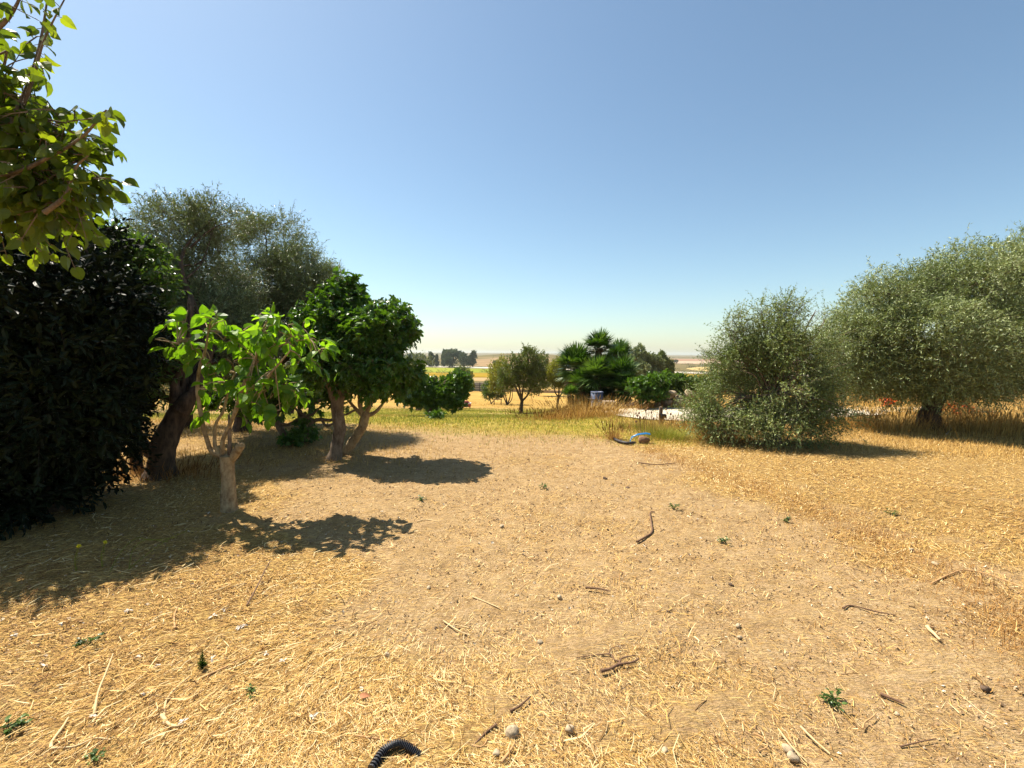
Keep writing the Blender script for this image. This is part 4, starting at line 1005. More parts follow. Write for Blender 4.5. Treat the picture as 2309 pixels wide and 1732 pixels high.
# ------------------------------------------------------------------ far trees on the plain
def far_tree(label, u, vb, w, vt, seed, name='distant_tree', cat='tree', group=None, shape='round', Y=None, n=260, trunk=True, mat=None):
    b = gnd(u, vb); Y = float(b[1]); s = Y / FPX
    root = thing(name, label, cat, b, group)
    H = (vb - vt) * s; Wd = w * s * .5; r = rng(seed)
    tm = MB(); tube(tm, [b - [0, 0, .2], b + [0, 0, H * .3], b + [Wd * .1, 0, H * .6]], [H * .03 + .1, H * .025 + .05, H * .012], seg=6, rough=.1)
    bl = []
    if shape == 'umbrella':
        for k in range(9):
            a = k / 9 * 6.28; bl.append(((b[0] + math.cos(a) * Wd * .62, b[1] + math.sin(a) * Wd * .6, b[2] + H * (.72 + .1 * r.random())), (Wd * .34, Wd * .34, H * .16), 1))
        bl.append(((b[0], b[1], b[2] + H * .84), (Wd * .5, Wd * .5, H * .15), 1)); bl.append(((b[0], b[1], b[2] + H * .55), (Wd * .6, Wd * .5, H * .25), 1.2)); bl.append(((b[0] - Wd * .3, b[1], b[2] + H * .35), (Wd * .5, Wd * .5, H * .25), .8))
    elif shape == 'tall':
        for k in range(7):
            f = k / 6; bl.append(((b[0] + r.normal() * Wd * .3, b[1] + r.normal() * Wd * .3, b[2] + H * (.25 + .62 * f)), (Wd * (.65 - .25 * f), Wd * .6, H * .15), 1))
    elif shape == 'hedge':
        m_ = max(3, int(w / 5))
        for k in range(m_):
            f = (k + .5) / m_ * 2 - 1; hgt = H * (.75 + .5 * r.random()) * (1 - .5 * abs(f) ** 3); bl.append(((b[0] + f * Wd * .92, b[1] + r.normal() * H * .3, b[2] + hgt * .45), (Wd / m_ * 1.7, H * .7, hgt * .55), 1))
    else:
        for k in range(8):
            d = on_sphere(r, 1)[0]; bl.append(((b[0] + d[0] * Wd * .5, b[1] + d[1] * Wd * .5, b[2] + H * (.6 + d[2] * .2)), (Wd * .5, Wd * .5, H * .26), 1))
    cm = MB()
    foliage(cm, bl, seed + 3, twigs=n, lpt=7, twig_len=H * .09, leaf=H * .075, wr=.6, kind='oval', gap=-.6, gapf=1.6 / H * 4, shell=.5, lump=.25, up=.4)
    tm.build('trunk', M['bark_far'], root); cm.build('crown', mat or M['far_tree'], root, smooth=False)
G1 = 'tall trees in the distant grove'
for i_, (u, vb, w, vt, sh, lab) in enumerate([
    (1021, 828, 50, 789, 'umbrella', 'tallest spreading umbrella shaped tree of the distant grove'),
    (1047, 829, 28, 799, 'round', 'rounded grey green tree right of the umbrella shaped one'),
    (1066, 828, 18, 793, 'tall', 'dark tall tree at the right end of the distant grove'),
    (1001, 827, 9, 791, 'tall', 'narrow twin topped tree touching the umbrella shaped one on its left'),
    (1014, 829, 22, 804, 'round', 'low tree in front of the umbrella shaped one'),
    (985, 827, 9, 801, 'tall', 'slim tree alone in the gap of the distant grove'),
    (972, 827, 18, 796, 'tall', 'pointed tree left of the gap in the distant grove'),
    (947, 827, 30, 796, 'round', 'wide dark tree at the left of the distant grove'),
    (925, 827, 30, 797, 'round', 'leftmost visible tree of the distant grove by the dark fig crown'),
    (890, 826, 36, 796, 'round', 'tree of the distant grove hidden behind the dark fig'),
    (1045, 824, 60, 812, 'round', 'spreading low tree merging into the right end of the distant grove'),
    (905, 826, 22, 800, 'round', 'tall round tree of the distant grove just behind the dark fig edge'),
    (1117, 830, 13, 813, 'round', 'lone small tree left of the almond crowns by the white road'),
    ]): far_tree(lab, u, vb, w, vt, 600 + i_ * 7, group=G1 if i_ < 12 else None, shape=sh, n=700)
G2 = 'low hedges and shrubs on the plain'
for i_, (u, vb, w, vt, lab) in enumerate([
    (975, 829, 110, 823, 'low pale hedge under the distant grove'), (960, 841, 34, 833, 'dark shrub row on the green field near the fig crown'), (996, 842, 34, 836, 'flat shrub patch on the green field behind the round fig'),
    (1100, 840, 38, 832, 'dark shrub strip on the green field left of the almonds'), (1070, 824, 20, 819, 'shrub line at the foot of the hill'),
    (985, 827, 120, 815, 'dense undergrowth filling the foot of the distant grove'), (1000, 801, 260, 795.5, 'long wooded ridge on the horizon left of the almonds'),
    (1580, 842, 90, 831, 'dark hedge along the white road right of the palms'), (1520, 841, 50, 831, 'hedge end nearest the palm group along the road'), (1640, 844, 60, 833, 'hedge stretch beyond the road behind the big bush'),
    (1610, 843, 17, 820, 'blue green round tree standing out of the road hedge'), (1525, 820, 14, 808, 'rounded far bush on the tan fields above the hedge'), (1552, 823, 30, 818, 'dark scrub strip right of the rounded far bush'), (1559, 829, 20, 823, 'dark scrub patch left of the golden lens field'),
    (1586, 827, 18, 821, 'bare grey scrub at the foot of the masts'), (1627, 823, 14, 819, 'small scrub patch right of the masts'),
    (1590, 810, 26, 802.5, 'dense blue green clump on the horizon right of the masts'), (1540, 808, 60, 804, 'thin tree line on the horizon left of the masts'), (1640, 811, 60, 805.5, 'tree line on the horizon behind the big bush'), (1500, 807, 50, 803, 'horizon trees just right of the palm group'),
    (1720, 812, 120, 806, 'horizon trees hidden behind the big bush'), (1150, 803, 90, 799, 'scrub on the crest behind the almonds')]):
    sh = 'round' if i_ in (10, 11) else 'hedge'
    far_tree(lab, u, vb, w, vt, 700 + i_ * 7, name='distant_tree' if i_ == 10 else 'distant_hedge', cat='tree' if i_ == 10 else 'hedge', group=G2 if i_ != 10 else None, shape=sh, n=300 if w < 60 else 520)
# masts
for i_, (u, vt, lab) in enumerate([(1581, 797, 'taller thin grey mast on the plain'), (1586.5, 801, 'shorter thin grey mast beside the taller one')]):
    b = gnd(u, 828); Yb = float(b[1]); top = at(u, vt, Yb)
    root = thing('mast', lab, 'mast', b, None)
    mb = MB(); tube(mb, [b, np.array([b[0], b[1], top[2]])], [.16, .09], seg=6, sub=1); mb.build('pole', plain_mat('galvanised', (.4, .4, .4), .5), root)
    for k in range(4):
        mb = MB(); zc = top[2] - .5 - k * 1.3; tube(mb, [np.array([b[0] - .5, b[1], zc]), np.array([b[0] + .5, b[1], zc])], [.06, .06], seg=4, sub=1); mb.build('crossarm', plain_mat('galvanised', (.4, .4, .4), .5), root)
def box(mb, c, s, var=.5, rot=0.0, bev=.12, tilt=None):
    """box with cut corners, centre c, size s"""
    s = np.array(s, float) * .5; bv = min(s) * bev
    vs = []
    for sx in (-1, 1):
        for sy in (-1, 1):
            for sz in (-1, 1):
                vs += [(sx * (s[0] - bv), sy * s[1], sz * s[2] - 0 * bv), (sx * s[0], sy * (s[1] - bv), sz * s[2])]
    # 8-gon column with flat caps
    ring = [(-1, -1, 0), (-1, -1, 1), (1, -1, 1), (1, -1, 0), (1, 1, 0), (1, 1, 1), (-1, 1, 1), (-1, 1, 0)]
    oct_ = [(-(s[0] - bv), -s[1]), ((s[0] - bv), -s[1]), (s[0], -(s[1] - bv)), (s[0], (s[1] - bv)), ((s[0] - bv), s[1]), (-(s[0] - bv), s[1]), (-s[0], (s[1] - bv)), (-s[0], -(s[1] - bv))]
    V = []
    for z, k in ((-s[2], 1), (s[2] - bv, 1), (s[2], (1 - bv / max(s[0], s[1])))):
        for x, y in oct_: V.append((x * k, y * k, z))
    V = np.array(V); ca, sa = math.cos(rot), math.sin(rot)
    V = np.stack([V[:, 0] * ca - V[:, 1] * sa, V[:, 0] * sa + V[:, 1] * ca, V[:, 2]], 1)
    if tilt is not None: V = V @ np.array(Euler(tilt).to_matrix()).T
    V = V + np.array(c)
    F = []
    for l in range(2):
        for j in range(8): F.append((l * 8 + j, l * 8 + (j + 1) % 8, l * 8 + 8 + (j + 1) % 8, l * 8 + 8 + j))
    mb.add(V, F, var)
    mb.add(V[[16, 17, 18, 19, 20, 21, 22, 23]], [(0, 1, 2, 3), (0, 3, 4, 7), (4, 5, 6, 7)], var)
    mb.add(V[:8], [(3, 2, 1, 0), (7, 4, 3, 0), (7, 6, 5, 4)], var)
# far white farmhouse on the horizon
b = gnd(1641, 811); s_ = b[1] / FPX
root = thing('farmhouse', 'tiny white farm building on the horizon at the edge of the big bush', 'building', b)
mb = MB(); box(mb, b + [0, 0, 1.6 * s_ * .8], (11 * s_, 5 * s_, 2.6 * s_), bev=.01); mb.build('wall', plain_mat('white_plaster', (.75, .73, .68), .9), root)
mb = MB(); box(mb, b + [0, 0, 3.0 * s_], (11.6 * s_, 5.6 * s_, .6 * s_), bev=.01); mb.build('roof', plain_mat('farm_roof', (.45, .33, .25), .9), root)

# ------------------------------------------------------------------ gate and fence line
M['gate'] = plain_mat('grey_sheet_metal', (.33, .34, .35), .5, .08, 2, metal=.2)
M['gate_dark'] = plain_mat('dark_iron', (.05, .05, .055), .6, .1, 5)
b = gnd(1078, 883); Yg = float(b[1]); s_ = Yg / FPX
root = thing('metal_gate', 'grey sheet metal double gate at the bottom of the slope', 'gate', b)
gh = 19.5 * s_
def gp(u): return at(u, 870, Yg)[0]
for (u0, u1) in ((1066.5, 1081.5), (1082.5, 1098)):
    x0, x1 = gp(u0), gp(u1)
    mb = MB(); box(mb, (.5 * (x0 + x1), Yg, b[2] + .08 + gh * .5), (x1 - x0, .04, gh), bev=.01); lf = mb.build('gate_leaf', M['gate'], root, smooth=False)
    for f in (.03, .18, .42, .66):
        mb = MB(); box(mb, (.5 * (x0 + x1), Yg - .055, b[2] + .1 + gh * f), (x1 - x0, .06, .10), bev=.01); mb.build('rail', M['gate_dark'], lf, smooth=False)
for u in (1066, 1082, 1099):
    mb = MB(); box(mb, (gp(u), Yg - .06, b[2] + gh * .52), (.16, .16, gh * 1.06), bev=.05); mb.build('post', M['gate_dark'], root, smooth=False)
root = thing('stone_wall', 'low earthy boundary wall running out on both sides of the gate', 'wall', b)
for (u0, u1) in ((380, 1065), (1100, 2100)):
    mb = MB(); xs = np.linspace(gp(u0), gp(u1), 60); r = rng(int(u0))
    for xa, xb in zip(xs[:-1], xs[1:]):
        zz = float(hh((xa + xb) / 2, Yg)); box(mb, ((xa + xb) / 2, Yg + r.normal() * .03, zz + .2), ((xb - xa) * 1.02, .34, .75 + r.random() * .15), bev=.1)
    mb.build('wall_run', plain_mat('earth_wall', (.40, .27, .15), .95, .3, 3, bd=.03), root)
# ------------------------------------------------------------------ things in the middle ground
def disc_cyl(mb, c, r0, r1, h, seg=20, var=.5, z0=0, inner=None):
    a = np.arange(seg) * 2 * math.pi / seg; c = np.array(c, float)
    prof = [(r0, 0), (r0 * .5 + r1 * .5, h * .5), (r1, h)] if inner is None else [(r0, 0), (r0 * .5 + r1 * .5, h * .5), (r1, h), (r1 * .9, h), (r1 * .88, h * .3), (.01, h * .28)]
    V = np.array([[(c[0] + rr * math.cos(t), c[1] + rr * math.sin(t), c[2] + z0 + z) for t in a] for rr, z in prof]).reshape(-1, 3)
    i = np.arange(len(prof) - 1)[:, None] * seg; j = np.arange(seg)[None]; k = (j + 1) % seg
    mb.add(V, np.stack([i + j, i + k, i + seg + k, i + seg + j], -1).reshape(-1, 4), var)
# red cart
b = gnd(1052, 921); Y = float(b[1]); s_ = Y / FPX
root = thing('garden_cart', 'small red cart with a pale rim and a red tub on top', 'cart', b)
red = plain_mat('faded_red', (.42, .035, .03), .5, .25, 14); red2 = plain_mat('dark_red', (.28, .02, .035), .45, .2, 10); rim = plain_mat('pale_rim', (.55, .52, .52), .5, .12, 10)
W_ = 18 * s_; D_ = .5; zt = b[2] + 11.5 * s_
mb = MB()
for k, (dx, dy, sx, sy) in enumerate([(0, -D_ / 2, W_, .03), (0, D_ / 2, W_, .03), (-W_ / 2, 0, .03, D_ - .04), (W_ / 2, 0, .03, D_ - .04)]):
    box(mb, (b[0] + dx, b[1] + dy, b[2] + 8 * s_), (sx, sy, 7 * s_), bev=.02)
box(mb, (b[0], b[1], b[2] + 4.6 * s_), (W_ - .05, D_ - .05, .03), bev=.02)
mb.build('body', red, root, smooth=False)
mb = MB()
for dx, dy, sx, sy in [(0, -D_ / 2, W_ + .06, .06), (0, D_ / 2, W_ + .06, .06), (-W_ / 2, 0, .06, D_ - .08), (W_ / 2, 0, .06, D_ - .08)]: box(mb, (b[0] + dx, b[1] + dy, zt + .02), (sx, sy, .035), bev=.1)
for k in range(8):
    box(mb, (b[0] - W_ / 2 + .03 + k * (W_ - .06) / 7, b[1] - D_ / 2 - .022, b[2] + 9.6 * s_), (.015, .012, 3.6 * s_), bev=.1)
mb.build('rim', rim, root, smooth=False)
mb = MB(); disc_cyl(mb, (b[0] - .02, b[1] + .05, zt - .02), W_ * .40, W_ * .28, 5.5 * s_, inner=None); box(mb, (b[0] - .02, b[1] + .05, zt - .02 + 5.5 * s_), (W_ * .38, W_ * .38, .02), bev=.5); mb.build('tub', red2, root)
for dx in (-W_ * .42, W_ * .42):
    for dy in (-D_ * .4, D_ * .4):
        mb = MB(); tube(mb, [(b[0] + dx, b[1] + dy, float(hh(b[0] + dx, b[1] + dy)) - .01), (b[0] + dx, b[1] + dy, b[2] + 4.6 * s_)], [.018, .018], seg=6, sub=1); mb.build('leg', M['gate_dark'], root)
# brown bin beside it
b2 = gnd(1042.5, 920)
root = thing('wooden_box', 'small orange brown box on legs left of the red cart', 'box', b2)
mb = MB(); box(mb, b2 + [0, 0, 8 * s_], (6.5 * s_, .2, 6.5 * s_), bev=.03); mb.build('body', plain_mat('orange_wood', (.42, .20, .06), .8, .2, 12), root, smooth=False)
for dx in (-.07, .07):
    mb = MB(); tube(mb, [b2 + [dx, -.03, -.02], b2 + [dx, -.03, 5 * s_]], [.015, .015], seg=6, sub=1); mb.build('leg', M['gate_dark'], root)
# trestle by the pomegranate
b = gnd(1130, 913); s_ = b[1] / FPX
root = thing('trestle', 'small weathered wooden rail on posts between bush and almond', 'trestle', b)
mb = MB(); tube(mb, [b + [-17 * s_, 0, 12 * s_], b + [1.5 * s_, 0, 12.6 * s_]], [.035, .035], seg=6, sub=1); mb.build('rail', M['bark_mid'], root)
for dx in (-16, 0):
    q = b + [dx * s_, 0, 0]; q[2] = float(hh(q[0], q[1]))
    mb = MB(); tube(mb, [q - [0, 0, .03], q + [0, 0, 13 * s_]], [.04, .04], seg=6, sub=1); mb.build('post', M['bark_dark'], root)
# blue barrel
b = gnd(1346, 918); b = np.array([at(1346, 900, 15.2)[0], 15.2, 0]); b[2] = float(hh(b[0], b[1])); top = at(1346, 883, 15.2)[2]
root = thing('blue_barrel', 'faded grey blue plastic barrel standing before the palms', 'barrel', b)
bm = plain_mat('faded_blue', (.07, .09, .15), .55, .2, 5); hb = top - b[2]
mb = MB(); disc_cyl(mb, b, .19, .20, hb, inner=True); mb.build('body', bm, root)
for f in (.3, .65, .97):
    mb = MB(); a = np.linspace(0, 2 * math.pi, 25); tube(mb, np.stack([b[0] + .2 * np.cos(a), b[1] + .2 * np.sin(a), np.full(25, b[2] + hb * f)], 1), np.full(25, .012), seg=5, sub=1); mb.build('hoop', bm, root)
# concrete block
b = np.array([at(1373, 915, 14.6)[0], 14.6, 0]); b[2] = float(hh(b[0], b[1]))
mb = MB(); hb = at(1373, 904, 14.6)[2] - b[2]; box(mb, b + [0, 0, hb / 2], (.36, .3, max(hb, .2)), bev=.08, rot=.1)
tag(mb.build('concrete_block', M['stone_grey'], origin=b, smooth=False), 'square grey concrete block among dry grass before the palms', 'block')
# rubble wall of stacked stones
def stone(c, s, seed, mat, lab, name='stone', group=None, cat='stone', bury=.25):
    r = rng(seed); n1, n2 = 10, 16
    th = np.linspace(0, math.pi, n1); ph = np.arange(n2) * 2 * math.pi / n2
    D = np.array([[(math.sin(t) * math.cos(p), math.sin(t) * math.sin(p), math.cos(t)) for p in ph] for t in th]).reshape(-1, 3)
    pl = on_sphere(r, 9); k = np.ones(len(D))
    for q in pl: k = np.minimum(k, .66 / np.maximum(D @ q, .2))
    V = D * (k * (1 + .09 * vn(D, 4, seed)))[:, None] * np.array(s) * .5 * 1.15
    V = V @ np.array(Euler((r.normal() * .2, r.normal() * .2, r.random() * 6)).to_matrix()).T
    c = np.array(c, float); i = np.arange(n1 - 1)[:, None] * n2; j = np.arange(n2)[None]; kk = (j + 1) % n2
    mb = MB(); mb.add(V + c + [0, 0, s[2] * (.5 - bury)], np.stack([i + j, i + n2 + j, i + n2 + kk, i + kk], -1).reshape(-1, 4))
    return tag(mb.build(name, mat, origin=c), lab, cat, group)
Yw = 14.25
def wz(u): x = at(u, 915, Yw)[0]; return x, float(hh(x, Yw))
r = rng(88)
rubble = [(1476, 26, 20, 0), (1503, 28, 20, 0), (1530, 22, 22, 0), (1552, 24, 20, 0), (1486, 22, 12, 17), (1509, 20, 12, 18), (1532, 18, 10, 19), (1500, 16, 8, 27), (1552, 17, 14, 17), (1514, 14, 8, 29), (1551, 18, 8, 29), (1570, 22, 12, 0), (1484, 15, 8, 27), (1587, 16, 8, 0), (1458, 18, 9, 0)]
labs = ['big stone at the left foot of the rubble heap', 'big flat faced stone at the centre foot of the rubble heap', 'boulder at the right foot of the rubble heap', 'base stone of the short right pillar', 'left stone in the second course of the rubble heap', 'middle stone in the second course of the rubble heap', 'right stone in the second course of the rubble heap',
        'small left stone in the top course of the rubble heap', 'middle stone of the short right pillar', 'palest stone on the very top of the rubble heap', 'flat cap stone on the short right pillar', 'loose stone right of the short pillar', 'leftmost small stone on top of the rubble heap', 'small outlying stone at the right end of the heap', 'small outlying stone at the left end of the heap']
for i_, ((u, w, h, z), lab) in enumerate(zip(rubble, labs)):
    x, zz = wz(u); s_ = Yw / FPX
    stone((x, Yw + r.normal() * .05, zz + z * s_), (w * s_ * 1.1, .38, h * s_ * 1.25), 800 + i_, M['stone'] if i_ in (9, 10, 5) else M['stone_grey'], lab, name='rubble_stone', group='stones heaped into the rubble wall', bury=.1)
# white slabs by the right olive
for i_, (u, v, w, h, lab) in enumerate([(2015, 934, 46, 8, 'long white slab lying left of the right olive'), (2035, 926, 30, 7, 'short white slab stacked behind the long one'), (1975, 922, 60, 3, 'thin pale plank like slab at the yard edge')]):
    b = gnd(u, v); s_ = b[1] / FPX; mb = MB(); box(mb, b + [0, 0, h * s_ * .4], (w * s_, .25, h * s_), bev=.12, rot=.08 * (i_ - 1))
    tag(mb.build('white_slab', M['stone'], origin=b, smooth=False), lab, 'slab', 'white slabs by the right olive')
# pot with orange flowers
M['terracotta'] = plain_mat('terracotta', (.42, .14, .07), .8, .15, 20); M['petal'] = leaf_mat('orange_petal', (.5, .06, .02), (.7, .12, .03), (.8, .2, .06), trans=.3)
b = gnd(1999, 923); s_ = b[1] / FPX
root = thing('flower_pot', 'dark pot of orange red flowers at the edge of the yard', 'flower pot', b)
mb = MB(); disc_cyl(mb, b, .07, .10, 10 * s_, inner=True); mb.build('pot', plain_mat('dark_pot', (.06, .045, .05), .6), root)
mb = MB(); wm = MB(); foliage(mb, [(tuple(b + [0, 0, 17 * s_]), (.18, .14, .08))], 861, twigs=60, lpt=5, twig_len=.06, leaf=.05, wr=.8, kind='oval', wood=wm, gap=-2, shell=.1); wm2 = [sticks(wm, np.repeat([b + [0, 0, 8 * s_]], 14, 0), b + [0, 0, 17 * s_] + rng(3).normal(size=(14, 3)) * [.1, .08, .03], .004, .003)]
mb.build('flowers', M['petal'], root, smooth=False); wm.build('stems', M['laurel_lit'], root, smooth=False)
b = gnd(2165, 945); s_ = b[1] / FPX
root = thing('flowering_shrub', 'dry shrub with orange red blooms just right of the right olive trunk', 'shrub', b)
mb = MB(); wm = MB(); foliage(mb, [(tuple(b + [0, 0, 24 * s_]), (.45, .3, .12)), (tuple(b + [-.05, 0, 33 * s_]), (.12, .1, .1), .5)], 871, twigs=40, lpt=5, twig_len=.09, leaf=.05, wr=.8, kind='oval', wood=wm, gap=-.4, shell=.2); mb.build('blooms', M['petal'], root, smooth=False)
mb = MB(); foliage(mb, [(tuple(b + [0, 0, 13 * s_]), (.6, .4, .2))], 873, twigs=420, lpt=8, twig_len=.2, leaf=.05, wr=.3, kind='thin', wood=wm, gap=-2, shell=.1); mb.build('dry_leaves', M['dry'], root, smooth=False)
rr_ = rng(4); n = 60; sticks(wm, b + rr_.normal(size=(n, 3)) * [.1, .08, 0], b + [0, 0, 20 * s_] + rr_.normal(size=(n, 3)) * [.35, .2, .08], .006, .003); wm.build('stems', M['twig'], root, smooth=False)
b = gnd(2234, 934); mb = MB(); s_ = b[1] / FPX; box(mb, b + [0, 0, .05], (17 * s_, .16, .05), bev=.2, rot=.05, tilt=(0, .02, 0)); tag(mb.build('roof_tile', M['terracotta'], origin=b, smooth=False), 'single terracotta tile lying in dry grass right of the olive', 'tile')
# fallen pale branches at the olive foot
for i_, (pts_, lab) in enumerate([([(2075, 945), (2090, 953), (2098, 956), (2112, 954)], 'pale forked twig lying at the right olive foot'), ([(2093, 975), (2102, 965), (2118, 956), (2128, 952)], 'pale crooked twig reaching right from the olive foot'), ([(2133, 985), (2143, 974), (2147, 966)], 'short pale twig right of the olive foot')]):
    g = gnd([p[0] for p in pts_], [p[1] for p in pts_]); g[:, 2] += .05; mb = MB(); tube(mb, g, np.linspace(.014, .006, len(g)), seg=6); tag(mb.build('fallen_branch', M['bark_pale'], origin=g[0]), lab, 'branch')
# wooden stake with tap
b = gnd(1489, 962); Ys = float(b[1]); s_ = Ys / FPX
root = thing('wooden_stake', 'weathered stake with a black valve at the gravel edge', 'stake', b)
mb = MB(); t_ = at(1490, 918, Ys); tube(mb, [b - [0, 0, .05], (b + t_) / 2, t_], [.042, .045, .04], seg=7, rough=.08, seed=3); mb.build('post', M['bark_mid'], root)
q = at(1494, 937, Ys) - [0, .06, 0]; mb = MB(); tube(mb, [q - [.05, 0, .0], q + [.05, 0, .0]], [.045, .045], seg=10, sub=1); tube(mb, [q, q - [0, 0, .12], q - [.03, 0, .3]], [.02, .015, .012], seg=6); tube(mb, [q - [.10, 0, -.03], q + [.02, 0, .03]], [.012, .012], seg=6, sub=1); mb.build('valve', plain_mat('black_plastic', (.015, .015, .017), .45, .1), root)
# leaning dead stem sticking up above the bushes
b = gnd(1578, 912); b = np.array([at(1572, 870, 15.5)[0], 15.5, 0]); b[2] = float(hh(b[0], b[1]))
mb = MB(); tube(mb, [b, at(1572, 865, 15.5), at(1563, 842, 15.5)], [.02, .014, .008], seg=5); tag(mb.build('dry_reed', M['bark_dark'], origin=b), 'bare dark stem leaning above the green reeds', 'stem')
# dead branch pile at the palm foot
b = gnd(1400, 923); root = thing('brushwood_pile', 'tangle of bare cut branches at the foot of the palms', 'brushwood', b)
r = rng(91)
for i_ in range(16):
    a = r.normal() * .35; L = r.uniform(.5, 1.1); st = b + [r.normal() * .25, r.normal() * .15, .05]
    e = st + [L * math.cos(a) * (1 if i_ % 4 else -1) * .8, L * math.sin(a) * .3, L * r.uniform(.05, .4)]; mb = MB(); tube(mb, [st, (st + e) / 2 + r.normal(size=3) * .05, e], [.014, .011, .005], seg=5); mb.build('branch', M['twig'], root)
M['stick_dark0'] = plain_mat('brown_lump', (.20, .11, .06), .9, .3, 30)
# blue plastic sheet and black tyre piece
g = [(1420, 999), (1424, 988), (1438, 982), (1456, 979), (1466, 979)]; b = gnd(1436, 998); Yb = float(b[1])
top = ppath(g, Yb); n = len(top); wv = np.array([.03, .055, .06, .045, .01])
mb = MB(); off = np.array([0, 0.0, 1.0])
rows = [top + np.array([0, dy, dz]) for dy, dz in ((-.022, -.012), (-.01, .008), (0.0, .012), (.012, .007), (.022, -.01))]
V = np.array(rows).reshape(-1, 3); V[:, 2] += np.tile(wv, 5) * .4
i = np.arange(4)[:, None] * n; j = np.arange(n - 1)[None]; F = np.stack([i + j, i + j + 1, i + n + j + 1, i + n + j], -1).reshape(-1, 4)
mb.add(V, F); mb.add(V - [0, 0, .006], F[:, ::-1])
root = thing('blue_trough', 'curved blue plastic offcut propped in the dry weeds', 'plastic offcut', b)
mb.build('shell', plain_mat('blue_plastic', (.02, .15, .36), .3, .15, 8, spec=.6), root)
mb = MB(); tube(mb, V[:n] + [0, -.004, 0], np.full(n, .004), seg=6, sub=3); mb.build('rim', plain_mat('pale_blue_edge', (.06, .28, .45), .35, .1), root)
q_ = gnd(1452, 1000); stone(q_, (.24, .16, .17), 861, M['stick_dark0'], 'brown lump under the blue offcut', name='dirt_lump', cat='clod', bury=.1)
ring = gnd([1384, 1388, 1400, 1416, 1432], [991, 995, 1000, 1003, 1002]); ring[:, 2] += .03
mb = MB(); tube(mb, ring, [.022, .028, .03, .028, .022], seg=8, rough=.1, seed=4)
tag(mb.build('rubber_hose', plain_mat('old_rubber', (.03, .025, .025), .6, .2), origin=ring[0]), 'thick dark rubber hose end lying left of the blue offcut', 'hose')

# ------------------------------------------------------------------ dry clumps, weeds and thistles
def clump(name, label, cat, px, n, h, spread_, mat, seed, w=.006, lean=.5, heads=0, group=None, bl=None, curl=.3):
    b = gnd(*px); r = rng(seed)
    p = b + r.normal(size=(n, 3)) * [spread_, spread_ * .7, 0]; p[:, 2] = hh(p[:, 0], p[:, 1]) - .01
    rad = (p - b)[:, :2] / max(spread_, .01)
    d = nrm(np.concatenate([rad * lean * .5, np.ones((n, 1))], 1) + r.normal(size=(n, 3)) * lean * .35)
    L = h * (.4 + .75 * r.random(n)); bend = nrm(np.concatenate([rad, -np.ones((n, 1)) * .3], 1)) * (L * curl * r.random(n))[:, None]
    mb = MB(); blades(mb, p, d, L, np.full(n, w) * (.6 + .8 * r.random(n)), bend, np.clip(.5 + .25 * r.normal(size=n), 0, 1))
    if heads:
        k = r.integers(0, n, heads); e = p[k] + d[k] * L[k][:, None] + bend[k]
        sticks(mb, e - d[k] * .03, e + d[k] * .05, w * 1.6, w * .6, .2)
    root = thing(name, label, cat, b, group)
    mb.build('stalks', mat, root, smooth=False)
    if bl:
        m2 = MB(); foliage(m2, [(tuple(b + np.array([0, 0, bl[0]])), (bl[1], bl[1] * .8, bl[2]))], seed + 1, **bl[3]); m2.build('leaves', bl[4], root, smooth=False)
    return root
clump('dry_grass_clump', 'tall rusty dry grass in front of the blue barrel', 'dry grass', (1315, 940), 1500, .62, .50, M['dry'], 901, w=.006, lean=.8, heads=500)
clump('dry_grass_clump', 'rusty brown dry grass under the slender almond', 'dry grass', (1245, 945), 800, .32, .60, M['rusty_dry'], 902, w=.006, heads=300)
clump('dry_grass_clump', 'golden dry tuft leaning over the gravel from the left', 'dry grass', (1372, 938), 700, .34, .30, M['dry'], 903, heads=150)
clump('dry_grass_clump', 'orange dry weeds behind the rubble heap', 'dry grass', (1600, 925), 500, .55, .35, M['dry'], 904, heads=200)
clump('dry_grass_clump', 'brown dry weeds left of the rubble heap', 'dry grass', (1450, 924), 350, .36, .22, M['rusty_dry'], 905, heads=120)
clump('dry_weed_clump', 'reddish brown dead weeds at the left foot of the big bush', 'dry weeds', (1625, 990), 1600, .40, .26, M['rusty_dry'], 906, w=.004, lean=.8, heads=250)
clump('dry_weed_clump', 'dead weed clump with thin stems beside the black hose', 'dry weeds', (1383, 992), 240, .34, .07, M['rusty_dry'], 907, w=.004, lean=.5, heads=90)
clump('green_weed_clump', 'sprawling yellow green weeds just right of the blue offcut', 'weeds', (1500, 988), 1700, .30, .24, M['grass'], 908, w=.004, lean=.9)
clump('green_weed_clump', 'low yellow green weeds behind the blue offcut', 'weeds', (1440, 968), 1300, .20, .32, M['grass'], 909, w=.004, lean=.7)
clump('dry_weed_clump', 'tan dead weeds between green weeds and the big bush', 'dry weeds', (1560, 975), 1300, .42, .26, M['dry'], 910, w=.004, lean=.7, heads=200)
clump('dry_weed_clump', 'thin dry weeds standing before the gravel yard', 'dry weeds', (1480, 968), 900, .36, .35, M['dry'], 911, w=.0035, lean=.5, heads=150)
clump('dry_weed_clump', 'dark dead weeds around the old olive trunk', 'dry weeds', (420, 1072), 500, .22, .30, M['rusty_dry'], 912, w=.004, lean=.7, heads=100)
clump('dry_weed_clump', 'dead weeds left of the old olive trunk in shade', 'dry weeds', (300, 1078), 400, .2, .28, M['rusty_dry'], 913, w=.004, lean=.7, heads=100)
clump('dry_grass_clump', 'tall dry grass around the right olive foot on its left', 'dry grass', (2010, 965), 2000, .42, .6, M['dry'], 914, w=.005, heads=300)
clump('dry_grass_clump', 'tall shaded dry grass right of the olive foot', 'dry grass', (2240, 968), 2200, .45, .8, M['dry'], 915, w=.006, heads=300)
